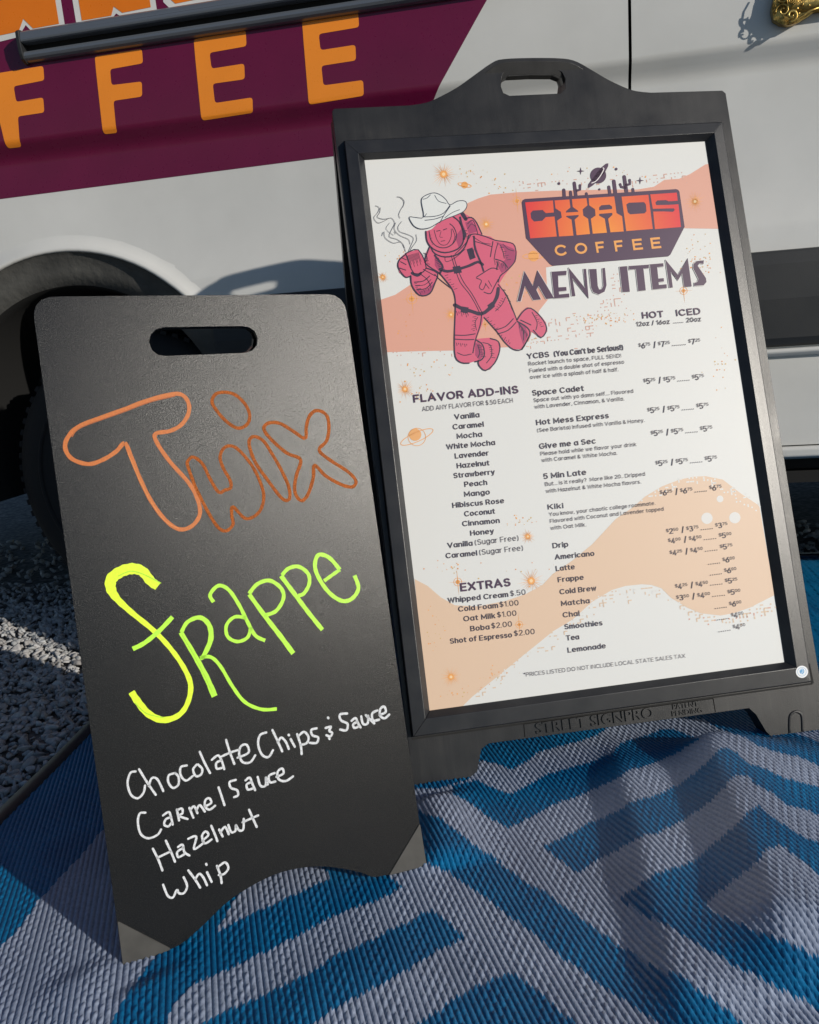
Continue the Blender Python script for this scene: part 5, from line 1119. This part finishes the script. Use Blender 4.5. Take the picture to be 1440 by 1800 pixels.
WL = [
 [[(145, 338), (122, 345), (110, 390), (125, 440), (155, 455), (180, 430), (186, 400)], [(160, 328), (195, 385), (233, 440)], [(203, 402), (215, 368), (240, 372), (266, 424)], [(318, 345), (290, 355), (288, 385), (308, 410), (332, 395), (332, 362), (318, 345)],
  [(368, 312), (342, 320), (342, 355), (365, 378), (395, 358)], [(412, 308), (396, 330), (408, 358), (430, 352), (436, 328), (418, 308)], [(425, 252), (445, 298), (470, 345)], [(478, 287), (505, 268), (520, 290), (532, 328)], [(517, 290), (497, 302), (500, 326), (522, 322)], [(540, 200), (555, 250), (576, 305)], [(522, 272), (560, 255), (598, 243)],
  [(590, 278), (638, 256), (630, 222), (605, 228), (597, 262), (612, 297), (645, 298), (667, 268)],
  [(715, 168), (688, 180), (680, 220), (697, 265), (725, 275), (745, 245)], [(742, 157), (765, 205), (785, 250)], [(766, 212), (780, 190), (800, 208), (814, 240)], [(822, 197), (840, 230)], [(813, 178), (815, 181)], [(850, 175), (866, 225), (870, 262)], [(855, 185), (880, 165), (900, 188), (892, 214), (868, 222)], [(935, 150), (912, 157), (917, 180), (942, 190), (935, 213), (905, 213)]],
 [[(975, 148), (998, 143), (990, 160), (1003, 170), (995, 185), (978, 180)], [(985, 103), (987, 106)], [(990, 193), (992, 196)],
  [(1068, 85), (1037, 90), (1042, 115), (1070, 130), (1065, 158), (1038, 155)], [(1088, 117), (1105, 105), (1115, 125), (1127, 146)], [(1112, 122), (1095, 132), (1100, 148), (1118, 142)], [(1130, 98), (1138, 130), (1158, 128), (1160, 95)], [(1150, 92), (1165, 108), (1187, 128)], [(1200, 72), (1178, 85), (1182, 115), (1208, 112)], [(1210, 92), (1237, 78), (1230, 55), (1213, 66), (1213, 95), (1232, 106), (1252, 90)]],
 [[(188, 518), (163, 522), (155, 560), (167, 610), (200, 630), (240, 615), (256, 592)], [(265, 530), (290, 515), (300, 540), (307, 570)], [(300, 537), (277, 547), (270, 570), (288, 578), (302, 562)], [(325, 505), (335, 552)], [(325, 508), (347, 500), (350, 520), (335, 532), (372, 546)], [(380, 497), (397, 540)], [(385, 505), (400, 490), (415, 520)], [(410, 508), (425, 485), (447, 513)], [(450, 490), (475, 475), (467, 455), (450, 463), (448, 490), (467, 505), (492, 488)], [(507, 407), (520, 445), (533, 485)],
  [(582, 375), (555, 385), (562, 410), (588, 420), (592, 442), (575, 450)], [(625, 377), (643, 365), (655, 392), (667, 420)], [(650, 385), (630, 395), (635, 417), (657, 412)], [(678, 362), (690, 400), (712, 400), (714, 365)], [(714, 365), (722, 395)], [(752, 345), (727, 358), (732, 385), (755, 382)], [(760, 362), (790, 347), (785, 325), (765, 340), (770, 372), (800, 380), (832, 360)]],
 [[(220, 675), (245, 725), (262, 770)], [(277, 640), (300, 690), (317, 732)], [(240, 715), (298, 687)], [(330, 668), (350, 658), (358, 690), (380, 705)], [(352, 672), (327, 690), (332, 712), (357, 700)], [(375, 632), (410, 622), (400, 677), (442, 650)], [(437, 640), (463, 615), (450, 600), (435, 620), (447, 652), (477, 635)], [(475, 575), (490, 610), (502, 642)], [(510, 592), (525, 622)], [(515, 605), (535, 580), (552, 612)], [(550, 572), (562, 602), (580, 598), (583, 572)], [(583, 572), (597, 595), (615, 590), (617, 545)], [(640, 505), (660, 550), (674, 580)], [(612, 560), (645, 545), (680, 530)]],
 [[(265, 832), (285, 880), (308, 888), (325, 855), (335, 870), (357, 868), (370, 838), (355, 800)], [(375, 770), (405, 810), (427, 845)], [(405, 810), (422, 785), (440, 800), (457, 835)], [(457, 778), (477, 820)], [(453, 742), (455, 746)], [(500, 750), (515, 790), (521, 825)], [(502, 758), (535, 735), (550, 760), (532, 785), (508, 790)]]]
for grp in WL:
    pr = Print(FB, .0004)
    for l in grp: pr.stroke(c3(l), 4.0, CW, n=5)
    pr.build('white_lettering', brd, M_INK)
